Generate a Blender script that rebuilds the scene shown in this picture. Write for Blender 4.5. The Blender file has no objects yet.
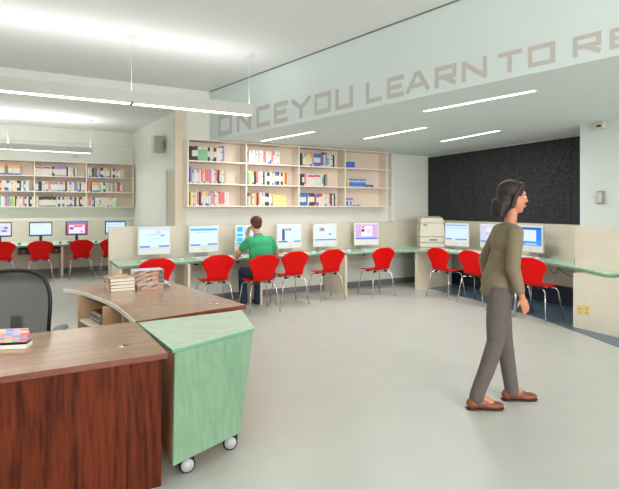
import bpy, bmesh, math, random
from mathutils import Vector, Matrix
random.seed(7)
SC = bpy.context.scene
COL = SC.collection
F = 500.0; CX = 309.5; HY = 208.0; EYE = 1.52
DEG = math.pi/180
# ------------------------------------------------------------ camera / world / exposure
cam_d = bpy.data.cameras.new('camera'); cam = bpy.data.objects.new('camera', cam_d); COL.objects.link(cam)
cam.location = (0, 0, EYE); cam.rotation_euler = (math.pi/2, 0, 0)
cam_d.sensor_width = 36; cam_d.lens = F/619*36; cam_d.shift_y = -(244.5-HY)/619; cam_d.clip_start = .05
SC.camera = cam
W = bpy.data.worlds.new('world'); SC.world = W; W.use_nodes = True
W.node_tree.nodes['Background'].inputs[0].default_value = (.9, .95, 1, 1)
W.node_tree.nodes['Background'].inputs[1].default_value = 1.0
SC.view_settings.view_transform = 'Standard'; SC.view_settings.look = 'None'
SC.view_settings.exposure = 0.3; SC.view_settings.gamma = 1.0; SC.view_settings.use_curve_mapping = False

def area(name, loc, rot, sx, sy, power, color=(1, 1, 1), parent=None):
    l = bpy.data.lights.new(name, 'AREA'); l.shape = 'RECTANGLE'; l.size = sx; l.size_y = sy
    l.energy = power; l.color = color
    o = bpy.data.objects.new(name, l); COL.objects.link(o); o.location = loc; o.rotation_euler = rot
    if parent: o.parent = parent
    return o
# added fill lamps, unseen, at invented windows behind the camera and far left
area('window_daylight', (4.4, -3.75, 1.9), (math.pi/2, 0, 0), 5.0, 2.4, 390, (1, .985, .965))
area('side_window_daylight', (-9.3, 5.5, 1.9), (math.pi/2, 0, -math.pi/2), 9.0, 2.2, 10, (1, .99, .97))

# ------------------------------------------------------------ helpers
def lin(c):
    return tuple(((v/255)/12.92 if v/255 <= .04045 else ((v/255+.055)/1.055)**2.4) for v in c) + (1,)
MATS = {}
def mat(name, rgb, rough=.5, metal=0, spec=.5, emit=0, noise=0, nscale=20, coat=0, alpha=1, trans=0, bump=0):
    if name in MATS: return MATS[name]
    m = bpy.data.materials.new(name); m.use_nodes = True; nt = m.node_tree
    b = nt.nodes['Principled BSDF']; c = lin(rgb)
    b.inputs['Base Color'].default_value = c
    b.inputs['Roughness'].default_value = rough; b.inputs['Metallic'].default_value = metal
    b.inputs['Specular IOR Level'].default_value = spec
    b.inputs['Coat Weight'].default_value = coat; b.inputs['Coat Roughness'].default_value = .12
    b.inputs['Alpha'].default_value = alpha; b.inputs['Transmission Weight'].default_value = trans
    if emit:
        b.inputs['Emission Color'].default_value = c; b.inputs['Emission Strength'].default_value = emit
    if noise or bump:
        tc = nt.nodes.new('ShaderNodeTexCoord'); n = nt.nodes.new('ShaderNodeTexNoise')
        n.inputs['Scale'].default_value = nscale; n.inputs['Detail'].default_value = 4
        nt.links.new(tc.outputs['Object'], n.inputs['Vector'])
        if noise:
            r = nt.nodes.new('ShaderNodeValToRGB')
            r.color_ramp.elements[0].position = .3; r.color_ramp.elements[1].position = .7
            r.color_ramp.elements[0].color = tuple(v*(1-noise) for v in c[:3])+(1,)
            r.color_ramp.elements[1].color = tuple(min(1, v*(1+noise)) for v in c[:3])+(1,)
            nt.links.new(n.outputs['Fac'], r.inputs['Fac']); nt.links.new(r.outputs['Color'], b.inputs['Base Color'])
        if bump:
            bp = nt.nodes.new('ShaderNodeBump'); bp.inputs['Strength'].default_value = bump
            nt.links.new(n.outputs['Fac'], bp.inputs['Height']); nt.links.new(bp.outputs['Normal'], b.inputs['Normal'])
    MATS[name] = m; return m
def wood(name, dark, light, stretch=(1, 8, 1), scale=2.2, rough=.35, coat=0, wavy=4.0, mix=.5, rot=(0, 0, 0)):
    m = bpy.data.materials.new(name); m.use_nodes = True; nt = m.node_tree; b = nt.nodes['Principled BSDF']
    N = nt.nodes.new; Lk = nt.links.new
    tc = N('ShaderNodeTexCoord'); mp = N('ShaderNodeMapping'); mp.inputs['Scale'].default_value = stretch
    mp.inputs['Rotation'].default_value = rot
    Lk(tc.outputs['Object'], mp.inputs['Vector'])
    nz = N('ShaderNodeTexNoise'); nz.inputs['Scale'].default_value = scale; nz.inputs['Detail'].default_value = 2
    nz.inputs['Distortion'].default_value = .6
    Lk(mp.outputs['Vector'], nz.inputs['Vector'])
    mu = N('ShaderNodeMath'); mu.operation = 'MULTIPLY'; mu.inputs[1].default_value = wavy*6
    Lk(nz.outputs['Fac'], mu.inputs[0])
    si = N('ShaderNodeMath'); si.operation = 'SINE'; Lk(mu.outputs[0], si.inputs[0])
    ab = N('ShaderNodeMath'); ab.operation = 'MULTIPLY_ADD'; ab.inputs[1].default_value = .5; ab.inputs[2].default_value = .5
    Lk(si.outputs[0], ab.inputs[0])
    mp2 = N('ShaderNodeMapping'); mp2.inputs['Scale'].default_value = tuple(s*14 for s in stretch); mp2.inputs['Rotation'].default_value = rot
    Lk(tc.outputs['Object'], mp2.inputs['Vector'])
    fine = N('ShaderNodeTexNoise'); fine.inputs['Scale'].default_value = scale; fine.inputs['Detail'].default_value = 3
    Lk(mp2.outputs['Vector'], fine.inputs['Vector'])
    mx = N('ShaderNodeMath'); mx.operation = 'MULTIPLY_ADD'; mx.inputs[1].default_value = mix*.45
    Lk(ab.outputs[0], mx.inputs[0]); 
    m2 = N('ShaderNodeMath'); m2.operation = 'MULTIPLY'; m2.inputs[1].default_value = .9
    Lk(fine.outputs['Fac'], m2.inputs[0]); Lk(m2.outputs[0], mx.inputs[2])
    r = N('ShaderNodeValToRGB'); r.color_ramp.elements[0].position = .25; r.color_ramp.elements[1].position = .8
    r.color_ramp.elements[0].color = lin(dark); r.color_ramp.elements[1].color = lin(light)
    Lk(mx.outputs[0], r.inputs['Fac']); Lk(r.outputs['Color'], b.inputs['Base Color'])
    b.inputs['Roughness'].default_value = rough; b.inputs['Coat Weight'].default_value = coat; b.inputs['Coat Roughness'].default_value = .15
    MATS[name] = m; return m

class MB:
    def __init__(s, xf=None): s.v = []; s.f = []; s.m = []; s.mats = []; s.xf = xf; s.smooth = []
    def mi(s, m):
        if m not in s.mats: s.mats.append(m)
        return s.mats.index(m)
    def add(s, vs, fs, m, smooth=False, xf=None):
        o = len(s.v); k = s.mi(m)
        for v in vs:
            v = Vector(v)
            if xf: v = xf @ v
            if s.xf: v = s.xf @ v
            s.v.append(v)
        for f in fs: s.f.append([i+o for i in f]); s.m.append(k); s.smooth.append(smooth)
        return s
    def box(s, x0, x1, y0, y1, z0, z1, m, xf=None):
        vs = [(x, y, z) for z in (z0, z1) for y in (y0, y1) for x in (x0, x1)]
        return s.add(vs, [(0, 2, 3, 1), (4, 5, 7, 6), (0, 1, 5, 4), (2, 6, 7, 3), (0, 4, 6, 2), (1, 3, 7, 5)], m, xf=xf)
    def prism(s, poly, z0, z1, m, poly2=None, mside=None):
        p2 = poly2 or poly; n = len(poly)
        a = sum(poly[i][0]*poly[(i+1) % n][1]-poly[(i+1) % n][0]*poly[i][1] for i in range(n))
        if a < 0: poly = poly[::-1]; p2 = p2[::-1]
        vs = [(x, y, z0) for x, y in poly]+[(x, y, z1) for x, y in p2]
        s.add(vs, [tuple(range(n))[::-1], tuple(range(n, 2*n))], m)
        o = len(s.v)-2*n; k = s.mi(mside or m)
        for i in range(n):
            s.f.append([o+i, o+(i+1) % n, o+n+(i+1) % n, o+n+i]); s.m.append(k); s.smooth.append(False)
        return s
    def tube(s, pts, r, m, seg=8, r2=None, cap=True):
        pts = [Vector(p) for p in pts]; n = len(pts); vs = []; fs = []
        for i, p in enumerate(pts):
            t = (pts[min(i+1, n-1)]-pts[max(i-1, 0)]).normalized()
            up = Vector((0, 0, 1)) if abs(t.z) < .9 else Vector((1, 0, 0))
            a = t.cross(up).normalized(); b = t.cross(a)
            rr = r if r2 is None else r+(r2-r)*i/(n-1)
            for k in range(seg):
                an = 2*math.pi*k/seg; vs.append(p+a*math.cos(an)*rr+b*math.sin(an)*rr)
        for i in range(n-1):
            for k in range(seg):
                k2 = (k+1) % seg; fs.append((i*seg+k, i*seg+k2, (i+1)*seg+k2, (i+1)*seg+k))
        if cap: fs += [tuple(range(seg)), tuple(range((n-1)*seg, n*seg))[::-1]]
        return s.add(vs, fs, m, True)
    def disc(s, c, r, h, m, axis='z', seg=20):
        c = Vector(c); d = {'z': Vector((0, 0, h)), 'y': Vector((0, h, 0)), 'x': Vector((h, 0, 0))}[axis]
        return s.tube([c-d/2, c+d/2], r, m, seg)
    def ell(s, c, rad, m, rot=None, seg=16, rings=10):
        vs = []; fs = []
        R = rot or Matrix.Identity(3)
        for i in range(1, rings):
            th = math.pi*i/rings
            for k in range(seg):
                ph = 2*math.pi*k/seg
                vs.append(Vector(c)+R @ Vector((rad[0]*math.sin(th)*math.cos(ph), rad[1]*math.sin(th)*math.sin(ph), rad[2]*math.cos(th))))
        top = len(vs); vs.append(Vector(c)+R @ Vector((0, 0, rad[2]))); vs.append(Vector(c)+R @ Vector((0, 0, -rad[2])))
        for i in range(rings-2):
            for k in range(seg):
                k2 = (k+1) % seg; fs.append((i*seg+k, (i+1)*seg+k, (i+1)*seg+k2, i*seg+k2))
        for k in range(seg):
            k2 = (k+1) % seg; fs.append((top, k, k2)); o = (rings-2)*seg; fs.append((top+1, o+k2, o+k))
        return s.add(vs, fs, m, True)
    def limb(s, pts, m, seg=14):     # [(x,y,z,r)] tapered chain with round joints
        for i in range(len(pts)-1):
            a = Vector(pts[i][:3]); b = Vector(pts[i+1][:3])
            s.tube([a, b], pts[i][3], m, seg, r2=pts[i+1][3])
        for p in pts: s.ell(p[:3], (p[3],)*3, m, seg=seg, rings=8)
        return s
    def build(s, name, parent=None, bevel=0, loc=None, rz=0, kind=None, fixn=True):
        me = bpy.data.meshes.new(name); me.from_pydata(s.v, [], s.f)
        for m in s.mats: me.materials.append(m)
        for p, k, sm in zip(me.polygons, s.m, s.smooth): p.material_index = k; p.use_smooth = sm
        if fixn:
            bm = bmesh.new(); bm.from_mesh(me); bmesh.ops.recalc_face_normals(bm, faces=bm.faces); bm.to_mesh(me); bm.free()
        me.update()
        o = bpy.data.objects.new(name, me); COL.objects.link(o)
        if parent: o.parent = parent
        if loc is not None: o.location = loc
        if rz: o.rotation_euler = (0, 0, rz)
        if kind: o['kind'] = kind
        if bevel:
            b = o.modifiers.new('bevel', 'BEVEL'); b.width = bevel; b.segments = 2; b.limit_method = 'ANGLE'; b.angle_limit = .7
        return o
def thing(name, label, cat, loc=(0, 0, 0), rz=0, group=None):
    o = bpy.data.objects.new(name, None); COL.objects.link(o); o.location = loc; o.rotation_euler = (0, 0, rz)
    o.empty_display_size = .1
    return tag(o, label, cat, group)
def tag(o, label, cat, group=None):
    o['label'] = label; o['category'] = cat
    if group: o['group'] = group
    return o
def dup(root, loc, rz, label, group=None):
    r = root.copy(); COL.objects.link(r); r.location = loc; r.rotation_euler = (0, 0, rz); r['label'] = label
    if group: r['group'] = group
    for ch in list(root.children):
        c = ch.copy(); COL.objects.link(c); c.parent = r
        for g in list(ch.children):
            d = g.copy(); COL.objects.link(d); d.parent = c
    return r
# room directions
dB = Vector((.8696, .4938)); nB = Vector((-.4938, .8696)); aB = math.atan2(.4938, .8696)
dR = Vector((.4246, -.9054)); nR = Vector((.9054, .4246)); aR = math.atan2(-.9054, .4246)
dFa = Vector((.638, -.770)); aF = math.atan2(-.770, .638)
def U(px): return (px-CX)/F
def PB(px, c):           # plan point on the line parallel to the book wall at distance c
    u = U(px); Y = c/(nB.x*u+nB.y); return Vector((u*Y, Y))
def PZ(px, py, z):       # point at height z
    Y = F*(EYE-z)/(py-HY); return Vector((U(px)*Y, Y))
def PL(px, P, d):        # plan line through P with direction d
    u = U(px); k = (u*P.y-P.x)/(d.x-u*d.y); return P+d*k
CW = 8.25; CP = 8.10; CFR = 7.97; CK = 7.95; CT = 7.10      # wall, panel, bookcase front, knee wall, counter front
CL = 13.83; CLB = 13.55; CLD = 12.1
ZC = 3.50; ZS = 2.65
CORN = PB(428.5, CW)
V3 = lambda p, z=0: (p[0], p[1], z)

# ------------------------------------------------------------ materials
M_wall = mat('white_wall_paint', (234, 235, 227), .6, noise=.015, nscale=3)
M_ceil = mat('ceiling_paint', (234, 236, 234), .8, noise=.01, nscale=2)
M_soff = mat('pale_green_paint', (220, 231, 230), .6, noise=.012, nscale=2)
M_floor = mat('pale_resin_floor', (190, 191, 184), .36, spec=.35, noise=.03, nscale=2.5)
M_blue = mat('blue_grey_floor_border', (84, 108, 124), .3, noise=.05, nscale=6)
M_beige = mat('beige_maple_veneer', (218, 209, 192), .5, noise=.03, nscale=5)
M_maple = wood('pale_maple', (218, 204, 180), (232, 220, 200), (6, 6, 1), 1.4, .5, mix=.3)
M_case = mat('pale_birch_shelf', (236, 224, 208), .5, noise=.03, nscale=4)
M_caseb = mat('pale_birch_back', (232, 216, 200), .55, noise=.03, nscale=4)
M_base = mat('grey_rubber_base', (128, 124, 130), .6)
M_navy = mat('navy_base', (22, 34, 54), .5)
M_board = mat('charcoal_tackboard', (52, 54, 56), .9, noise=.6, nscale=42, spec=.3)
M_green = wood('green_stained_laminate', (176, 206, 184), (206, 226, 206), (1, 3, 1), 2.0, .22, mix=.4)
M_gedge = mat('green_glass_edge', (112, 170, 142), .25)
M_white = mat('white_plastic', (224, 226, 223), .35)
M_white2 = mat('offwhite_plastic', (222, 220, 206), .5)
M_beigep = mat('beige_device_plastic', (204, 200, 182), .5)
M_black = mat('black_plastic', (22, 22, 24), .45)
M_dgrey = mat('dark_grey_slot', (60, 58, 54), .6)
M_red = mat('red_lacquer', (214, 6, 2), .45, spec=.18)
M_chrome = mat('chrome', (205, 205, 205), .18, metal=1)
M_alu = mat('painted_aluminium', (196, 197, 190), .45, metal=0)
M_cable = mat('steel_cable', (215, 215, 210), .4)
M_lamp = mat('lamp_diffuser', (255, 252, 244), .5, emit=5)
M_tan = mat('warm_grey_lettering', (200, 195, 186), .6)
M_wtop = wood('walnut_desk_top', (146, 108, 82), (184, 146, 116), (1.2, 9, 9), 1.6, .22, coat=.35, wavy=2, mix=.35)
M_wfront = wood('walnut_desk_front', (48, 14, 5), (108, 46, 22), (4, 4, .4), 1.0, .6, coat=0, wavy=9, mix=.6); M_wfront.node_tree.nodes['Principled BSDF'].inputs['Specular IOR Level'].default_value = .15
M_wedge = wood('cherry_edge', (92, 42, 22), (132, 68, 42), (2, 8, 8), 2, .35)
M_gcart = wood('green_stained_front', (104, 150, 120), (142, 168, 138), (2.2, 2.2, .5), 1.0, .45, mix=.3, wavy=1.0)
M_oran = wood('orange_wood_side', (226, 160, 110), (240, 188, 144), (5, 5, .8), 1.3, .4, mix=.3)
M_lamin = mat('cream_laminate_edge', (214, 206, 192), .4)
M_glass = mat('window_glass', (235, 245, 248), .05, trans=1)

# ------------------------------------------------------------ structure
def wallseg(name, p, q, t, z0, z1, m, side=1):
    p = Vector(p); q = Vector(q); d = (q-p).normalized(); n = Vector((-d.y, d.x))*side
    return MB().prism([tuple(p), tuple(q), tuple(q+n*t), tuple(p+n*t)], z0, z1, m).build(name, kind='structure')
MB().box(-9.6, 7.2, -4.0, 19, -.1, 0, M_floor).build('floor', kind='structure')
bpts = [PZ(425, 287.5, 0), PZ(460, 296, 0), PZ(500, 306.5, 0), PZ(539, 318.4, 0), PZ(580, 333, 0), PZ(619, 347.7, 0)]
last = bpts[-1]
poly = [tuple(p) for p in bpts]+[(3.75, 3.5), (4.6, 3.5), (5.0, 6.2), (4.4, 8.0), tuple(CORN-nB*.02+dR*.05)]
MB().prism(poly, 0, .004, M_blue).build('floor_border', kind='structure')
MB().box(-9.6, 7.2, -4.0, 19, ZC, ZC+.1, M_ceil).build('ceiling', kind='structure')
Pf0 = PB(209.5, CW)
wB0 = PB(186.3, CW)
wallseg('wall_bookcase', wB0, CORN+dB*.1, .08, 0, ZC, M_wall)
# fascia and lower ceiling
fa_end = Pf0+dFa*12.2
wallseg('wall_fascia', Pf0, fa_end, .12, ZS+.03, ZC, M_soff)
q_ = Pf0-Vector((-dFa.y, dFa.x))*.001
MB().prism([tuple(Pf0-Vector((-dFa.y, dFa.x))*.012), tuple(fa_end-Vector((-dFa.y, dFa.x))*.012), tuple(fa_end), tuple(Pf0)], ZC-.012, ZC, mat('shadow_gap_profile', (120, 122, 118), .7)).build('trim_13', kind='structure')  # solid dark strip, drawn in place of the shadow line atop the fascia
RW0 = CORN; RW1 = CORN+dR*16.0
MB().prism([tuple(Pf0+nB*-.0), tuple(fa_end), tuple(RW1), tuple(RW0)], ZS, ZS+.03, M_soff).build('ceiling_low', kind='structure')
wallseg('wall_right', RW0-dR*.1, RW1, .2, 0, ZC, M_wall)
# alcove walls
aL = PB(133.0, CL); wallseg('wall_alcove_back', PB(-240, CL), aL+dB*.1, .2, 0, ZC, M_wall)
aC = Vector((U(173.7)*10.27, 10.27)); dC = (aC-aL).normalized()
cEnd = aL+dC*((aC-aL).length+.9)
wallseg('wall_alcove_side', aL, cEnd, .15, 0, ZC, M_wall)
# wood clad pillar at the end of the book wall
pp0 = PB(175.4, CW-.02); pp1 = PB(186.3, CW-.02)
MB().prism([tuple(pp0), tuple(pp1), tuple(pp1+nB*.10), tuple(pp0+nB*.10)], 0, ZC-.132, M_maple).build('trim_1', kind='structure')
# ceiling beam continuing the line of the book wall to the left
b0 = PB(-260, CW); b1 = PB(186.2, CW)
MB().prism([tuple(b0), tuple(b1), tuple(b1+nB*.25), tuple(b0+nB*.25)], ZC-.13, ZC, M_ceil).build('trim_2', kind='structure')
# moulding high on the alcove wall
m0 = PB(-230, CL-.05); m1 = PB(133, CL-.05)
MB().prism([tuple(m0), tuple(m1), tuple(m1+nB*.06), tuple(m0+nB*.06)], 3.14, 3.2, M_wall).build('trim_3', kind='structure')
# alcove door at the near end of the side wall
D1 = PL(168.8, aL, dC); D2 = PL(178.5, aL, dC)
nC = Vector((dC.y, -dC.x))
if nC.dot(-D1) < 0: nC = -nC
mb = MB(); 
mb.prism([tuple(D1), tuple(D2), tuple(D2+nC*.03), tuple(D1+nC*.03)], 0, 2.28, mat('door_paint', (206, 202, 186), .5))
dr = mb.build('door_1', kind='structure')
mb = MB(); q = D1-dC*.06
mb.prism([tuple(q), tuple(D1), tuple(D1+nC*.045), tuple(q+nC*.045)], 0, 2.34, M_white2)
mb.prism([tuple(D1), tuple(D2), tuple(D2+nC*.045), tuple(D1+nC*.045)], 2.28, 2.34, M_white2)
mb.build('door_frame', dr)
# room behind and beside the camera; its windows are added for the fill lamps
def holes(name, axis, at, lo, hi, wins, m, t=.2):
    mb = MB(); cur = lo
    def seg(a, b, z0, z1):
        if axis == 'y': mb.box(a, b, at-t, at, z0, z1, m)
        else: mb.box(at-t, at, a, b, z0, z1, m)
    for a, b in wins:
        seg(cur, a, 0, ZC); seg(a, b, 0, .8); seg(a, b, 3.0, ZC); cur = b
    seg(cur, hi, 0, ZC); mb.build(name, kind='structure')
    for a, b in wins:
        w = MB()
        for k in range(3):
            x = a+(b-a)*k/2
            if axis == 'y': w.box(x-.03, x+.03, at-.12, at-.06, .8, 3.0, M_white)
            else: w.box(at-.12, at-.06, x-.03, x+.03, .8, 3.0, M_white)
        for z in (.8, 1.9, 2.94):
            if axis == 'y': w.box(a, b, at-.12, at-.06, z, z+.06, M_white)
            else: w.box(at-.12, at-.06, a, b, z, z+.06, M_white)
        global WN; WN += 1
        o = w.build('window_%d' % WN, kind='structure')
WN = 0
holes('wall_back', 'y', -4.0, -9.6, 7.2, [(-1.0, 1.4), (1.9, 4.3), (4.6, 7.0)], M_wall)
holes('wall_left', 'x', -9.4, -4.0, 19, [(1.2, 3.4), (4.2, 6.4), (7.2, 9.4)], M_wall)
# tackboard on the right wall, with seams
def PR(px, off=0.): return PL(px, CORN-nR*off, dR)
t = thing('tackboard', 'large charcoal speckled tackboard on the right wall above the computer counter', 'board', V3(CORN-nR*.004+dR*.02, 1.27), aR)
Lb = 4.3
mb = MB(); seams = [(PR(px)-CORN).dot(dR) for px in (449.5, 474, 515, 572)]
xs = [0.02]+seams+[Lb]
for i in range(len(xs)-1):
    MB().box(xs[i]+.003, xs[i+1]-.003, -.035, 0, 0, ZS-1.27-.03, M_board).build('panel', t)
# column on the right
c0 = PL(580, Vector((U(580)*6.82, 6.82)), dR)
MB().prism([tuple(c0), tuple(c0+dR*4.5), tuple(c0+dR*4.5+nR*2.5), tuple(c0+nR*1.5)], 0, ZS, mat('pale_grey_column_paint', (208, 215, 211), .6, noise=.01, nscale=3)).build('wall_column', kind='structure')  # darker copy of the wall paint; the column's dimmer light is in the colour
k0 = Vector((U(575)*6.79, 6.79))
MB().prism([tuple(k0), tuple(k0+dR*4.5), tuple(k0+dR*4.5+nR*.14), tuple(k0+nR*.14)], 0, 1.275, M_beige).build('trim_4', kind='structure')
x0 = Vector((U(573.2)*6.38, 6.38))
lowbox = MB().prism([tuple(x0), tuple(x0+dR*2.6), tuple(x0+dR*2.6+nR*.5), tuple(x0+nR*.5)], 0, .69, M_beige).build('trim_5', kind='structure')
# wainscot partition behind the right counter
r0 = CORN-nR*.1+dR*.05; r1 = PL(574.5, r0, dR)
MB().prism([tuple(r0), tuple(r1+dR*.3), tuple(r1+dR*.3+nR*.08), tuple(r0+nR*.08)], .0, 1.262, M_beige).build('trim_6', kind='structure')
MB().prism([tuple(r0-nR*.06), tuple(r1-nR*.06+dR*.3), tuple(r1-nR*.002+dR*.3), tuple(r0-nR*.002)], 0, .30, M_navy).build('baseboard_right', kind='structure')
# partition along the book wall, freestanding at its left end
e0 = PB(109, CP); e1 = PB(426, CP)
MB().prism([tuple(e0), tuple(e1), tuple(e1+nB*.08), tuple(e0+nB*.08)], 0, 1.235, M_beige).build('trim_7', kind='structure')
k0_ = PB(119, CK); k1_ = PB(424, CK)
MB().prism([tuple(k0_), tuple(k1_), tuple(k1_+nB*.1), tuple(k0_+nB*.1)], .0, .50, M_wall).build('trim_8', kind='structure')
MB().prism([tuple(k0_), tuple(k1_), tuple(k1_+nB*.12), tuple(k0_+nB*.12)], .50, .69, M_beige).build('trim_9', kind='structure')
MB().prism([tuple(k0_-nB*.02), tuple(k1_-nB*.02), tuple(k1_), tuple(k0_)], 0, .10, M_base).build('baseboard_bookcase', kind='structure')
# pier at the right end of the bookcase
q0 = PB(391.5, CW-.12); q1 = PB(394.8, CW-.12)
MB().prism([tuple(q0), tuple(q1), tuple(q1+nB*.119), tuple(q0+nB*.119)], 1.24, ZS, M_wall).build('trim_10', kind='structure')
# alcove wainscot + base
w0 = PB(-230, CL-.08); w1 = PB(134, CL-.08)
MB().prism([tuple(w0), tuple(w1), tuple(w1+nB*.079), tuple(w0+nB*.079)], 0, 1.215, M_beige).build('trim_11', kind='structure')
w0 = PB(-230, 13.0); w1 = PB(125, 13.0)
MB().prism([tuple(w0), tuple(w1), tuple(w1+nB*.06), tuple(w0+nB*.06)], .12, .66, M_beige).build('trim_12', kind='structure')
MB().prism([tuple(w0), tuple(w1), tuple(w1+nB*.06), tuple(w0+nB*.06)], 0, .12, M_base).build('baseboard_alcove', kind='structure')

# ------------------------------------------------------------ lettering on the fascia
STR = {
 'O': [[(0, 0), (1, 0), (1, 1), (0, 1), (0, 0)]],
 'N': [[(0, 0), (0, 1), (1, 0), (1, 1)]],
 'C': [[(1, .0), (0, 0), (0, 1), (1, 1)]],
 'E': [[(1, 0), (0, 0), (0, 1), (1, 1)], [(0, .5), (.85, .5)]],
 'Y': [[(0, 1), (.5, .5), (1, 1)], [(.5, .5), (.5, 0)]],
 'U': [[(0, 1), (0, 0), (1, 0), (1, 1)]],
 'L': [[(0, 1), (0, 0), (1, 0)]],
 'A': [[(0, 0), (.42, 1), (.58, 1), (1, 0)], [(.2, .32), (.8, .32)]],
 'R': [[(0, 0), (0, 1), (1, 1), (1, .45), (0, .45)], [(.45, .45), (1, 0)]],
 'T': [[(0, 1), (1, 1)], [(.5, 1), (.5, 0)]],
}
let = [('O', 218.5, 232), ('N', 237, 251), ('C', 256.5, 270), ('E', 274, 288), ('Y', 291.5, 311), ('O', 314.5, 331), ('U', 335.5, 353),
       ('L', 366, 382), ('E', 387, 404), ('A', 406, 430), ('R', 435, 456.5), ('N', 462, 487), ('T', 498, 522), ('O', 528, 555.5), ('R', 573, 601.5), ('E', 610, 640)]
wl = thing('wall_lettering', 'large warm grey painted capitals along the pale green slanted fascia', 'lettering', V3(Pf0, ZS), aF)
NQ = 0
for ch, a, b in let:
    A = PL(a, Pf0, dFa); B = PL(b, Pf0, dFa); xa = (A-Pf0).length; xb = (B-Pf0).length
    Ym = (A.y+B.y)/2; h = 21.3*Ym/F; z0 = .052; tw = h*.215
    mb = MB(); w = xb-xa
    for pl in STR[ch]:
        pts = [Vector((xa+tw/2+p[0]*(w-tw), z0+tw/2+p[1]*(h-tw))) for p in pl]
        for i in range(len(pts)-1):
            p, q = pts[i], pts[i+1]; d = (q-p).normalized(); n = Vector((-d.y, d.x))*tw/2; e = d*tw/2*.98
            hor = abs(d.x) < .01 or abs(d.y) < .01
            if not hor:
                e = d*tw*.35
            vs = [p-e-n, q+e-n, q+e+n, p-e+n]
            NQ += 1; yy = -.0015-.0002*(NQ % 6)
            mb.add([(v.x, yy, v.y) for v in vs], [(0, 1, 2, 3)], M_tan)
    mb.build('letter', wl)

# ------------------------------------------------------------ recessed ceiling strips
def strip(pa, pb, lab):
    A = PZ(pa[0], pa[1], ZS); B = PZ(pb[0], pb[1], ZS); c = (A+B)/2; L = (B-A).length
    # heights are above the eye so distance comes out positive
    t = thing('recessed_light', lab, 'ceiling light', V3(c, ZS-.006), math.atan2((B-A).y, (B-A).x), 'recessed light strips in the low ceiling')
    fr = MB(); w = .033
    fr.box(-L/2-.015, L/2+.015, -w-.015, -w, 0, .006, M_white).box(-L/2-.015, L/2+.015, w, w+.015, 0, .006, M_white)
    fr.box(-L/2-.015, -L/2, -w, w, 0, .006, M_white).box(L/2, L/2+.015, -w, w, 0, .006, M_white); fr.build('frame', t)
    MB().box(-L/2, L/2, -w, w, .002, .005, M_lamp).build('diffuser', t)
    area('lamp', (0, 0, -.02), (0, 0, 0), L, .07, 13*L, (1, .99, .97), t)
strip((262, 140.8), (313.6, 131.4), 'recessed light strip nearest the left end of the lettering')
strip((364.5, 138.5), (425.6, 127.2), 'short recessed light strip in the middle of the low ceiling')
strip((441, 141.4), (498.6, 130.4), 'recessed light strip nearest the dark tackboard')
strip((424.3, 111), (534.8, 90.3), 'longest recessed light strip, nearest the camera')

# ------------------------------------------------------------ pendants
def pendant(name_lab, pxr, c, L, ztop, zbot, wires, up=3, down=3, grp='linear pendant lights'):
    E = PB(pxr, c)
    t = thing('pendant_light', name_lab, 'pendant light', V3(E, zbot), aB, grp)
    w = .075; h = ztop-zbot
    MB().box(-L, 0, -w, -w+.012, 0, h, M_alu).box(-L, 0, w-.012, w, 0, h, M_alu).box(-.012, 0, -w+.012, w-.012, 0, h, M_alu).box(-L, -L+.012, -w+.012, w-.012, 0, h, M_alu).box(-L+.012, -.012, -w+.012, w-.012, h*.45, h*.5, M_alu).build('housing', t)
    MB().box(-L+.02, -.02, -w+.014, w-.014, .004, .012, M_lamp).build('diffuser', t)
    for s in wires:
        MB().tube([(-s, 0, h*.5), (-s, 0, ZC-zbot)], .003, M_cable, 6).build('cable', t)
        MB().disc((-s, 0, ZC-zbot-.012), .05, .024, M_white).build('ceiling_cup', t)
    for s in wires[1:]:
        MB().box(-s-.015, -s+.015, -w-.002, w+.002, -.004, .014, mat('bracket_grey', (130, 130, 124), .5)).build('joint_bracket', t)
    area('down_lamp', (-L/2, 0, -.01), (0, 0, 0), L, .12, down*L, (1, .97, .92), t)
    area('up_lamp', (-L/2, 0, h+.01), (math.pi, 0, 0), L, .12, up*L, (.97, .99, 1), t)
    return t
pendant('long grey pendant light hanging nearest the fascia lettering', 251.4, 6.02, 6.6, 2.857, 2.718, (.03, 1.49, 2.95, 4.4))
pendant('smaller looking grey pendant light further back over the alcove', 91.8, 12.24, 6.0, 2.87, 2.75, (.03, 1.62, 3.2, 4.8), 7.5, 8)
pendant('grey pendant light above and left of the camera', 150, 2.9, 5.0, 2.857, 2.718, (.03, 1.62, 3.2))
pendant('grey pendant light behind the camera', 60, -.6, 6.0, 2.857, 2.718, (.03, 1.62, 3.2))  # unseen pendant added as fill from behind

# ------------------------------------------------------------ bookcases
def bookcase(lab, p0, L, zs, bays, depth, overhang, endr=True):
    t = thing('wall_bookcase', lab, 'bookcase', V3(p0, zs[0]), aB)
    H = zs[-1]-zs[0]; th = .022
    MB().box(0, L, depth-.012, depth-.001, -th, H, M_caseb).build('back_panel', t)
    for z in zs:
        MB().box(-.01 if z == zs[0] else 0, L+overhang, 0, depth-.012, z-zs[0]-th, z-zs[0], M_case).build('shelf', t, bevel=.002)
    for x in bays:
        for k in range(len(zs)-1):
            MB().box(x-.012, x+.012, .003, depth-.012, zs[k]-zs[0], zs[k+1]-zs[0]-th, M_case).build('divider', t)
    return t
zsB = [1.56, 1.927, 2.294, 2.645]
pB = PB(187.5, CFR)
sB = lambda px: (PB(px, CFR)-pB).dot(dB)
bkB = bookcase('pale wooden wall bookcase above the computer counter, four bays', pB, sB(387.6), zsB, [.012, sB(246.6), sB(299.3), sB(345.6), sB(387.6)-.012], CW-CFR, .08)
zsL = [1.555, 1.925, 2.295, 2.655]
pL = PB(-22, CLB); sL = lambda px: (PB(px, CLB)-pL).dot(dB)
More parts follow.
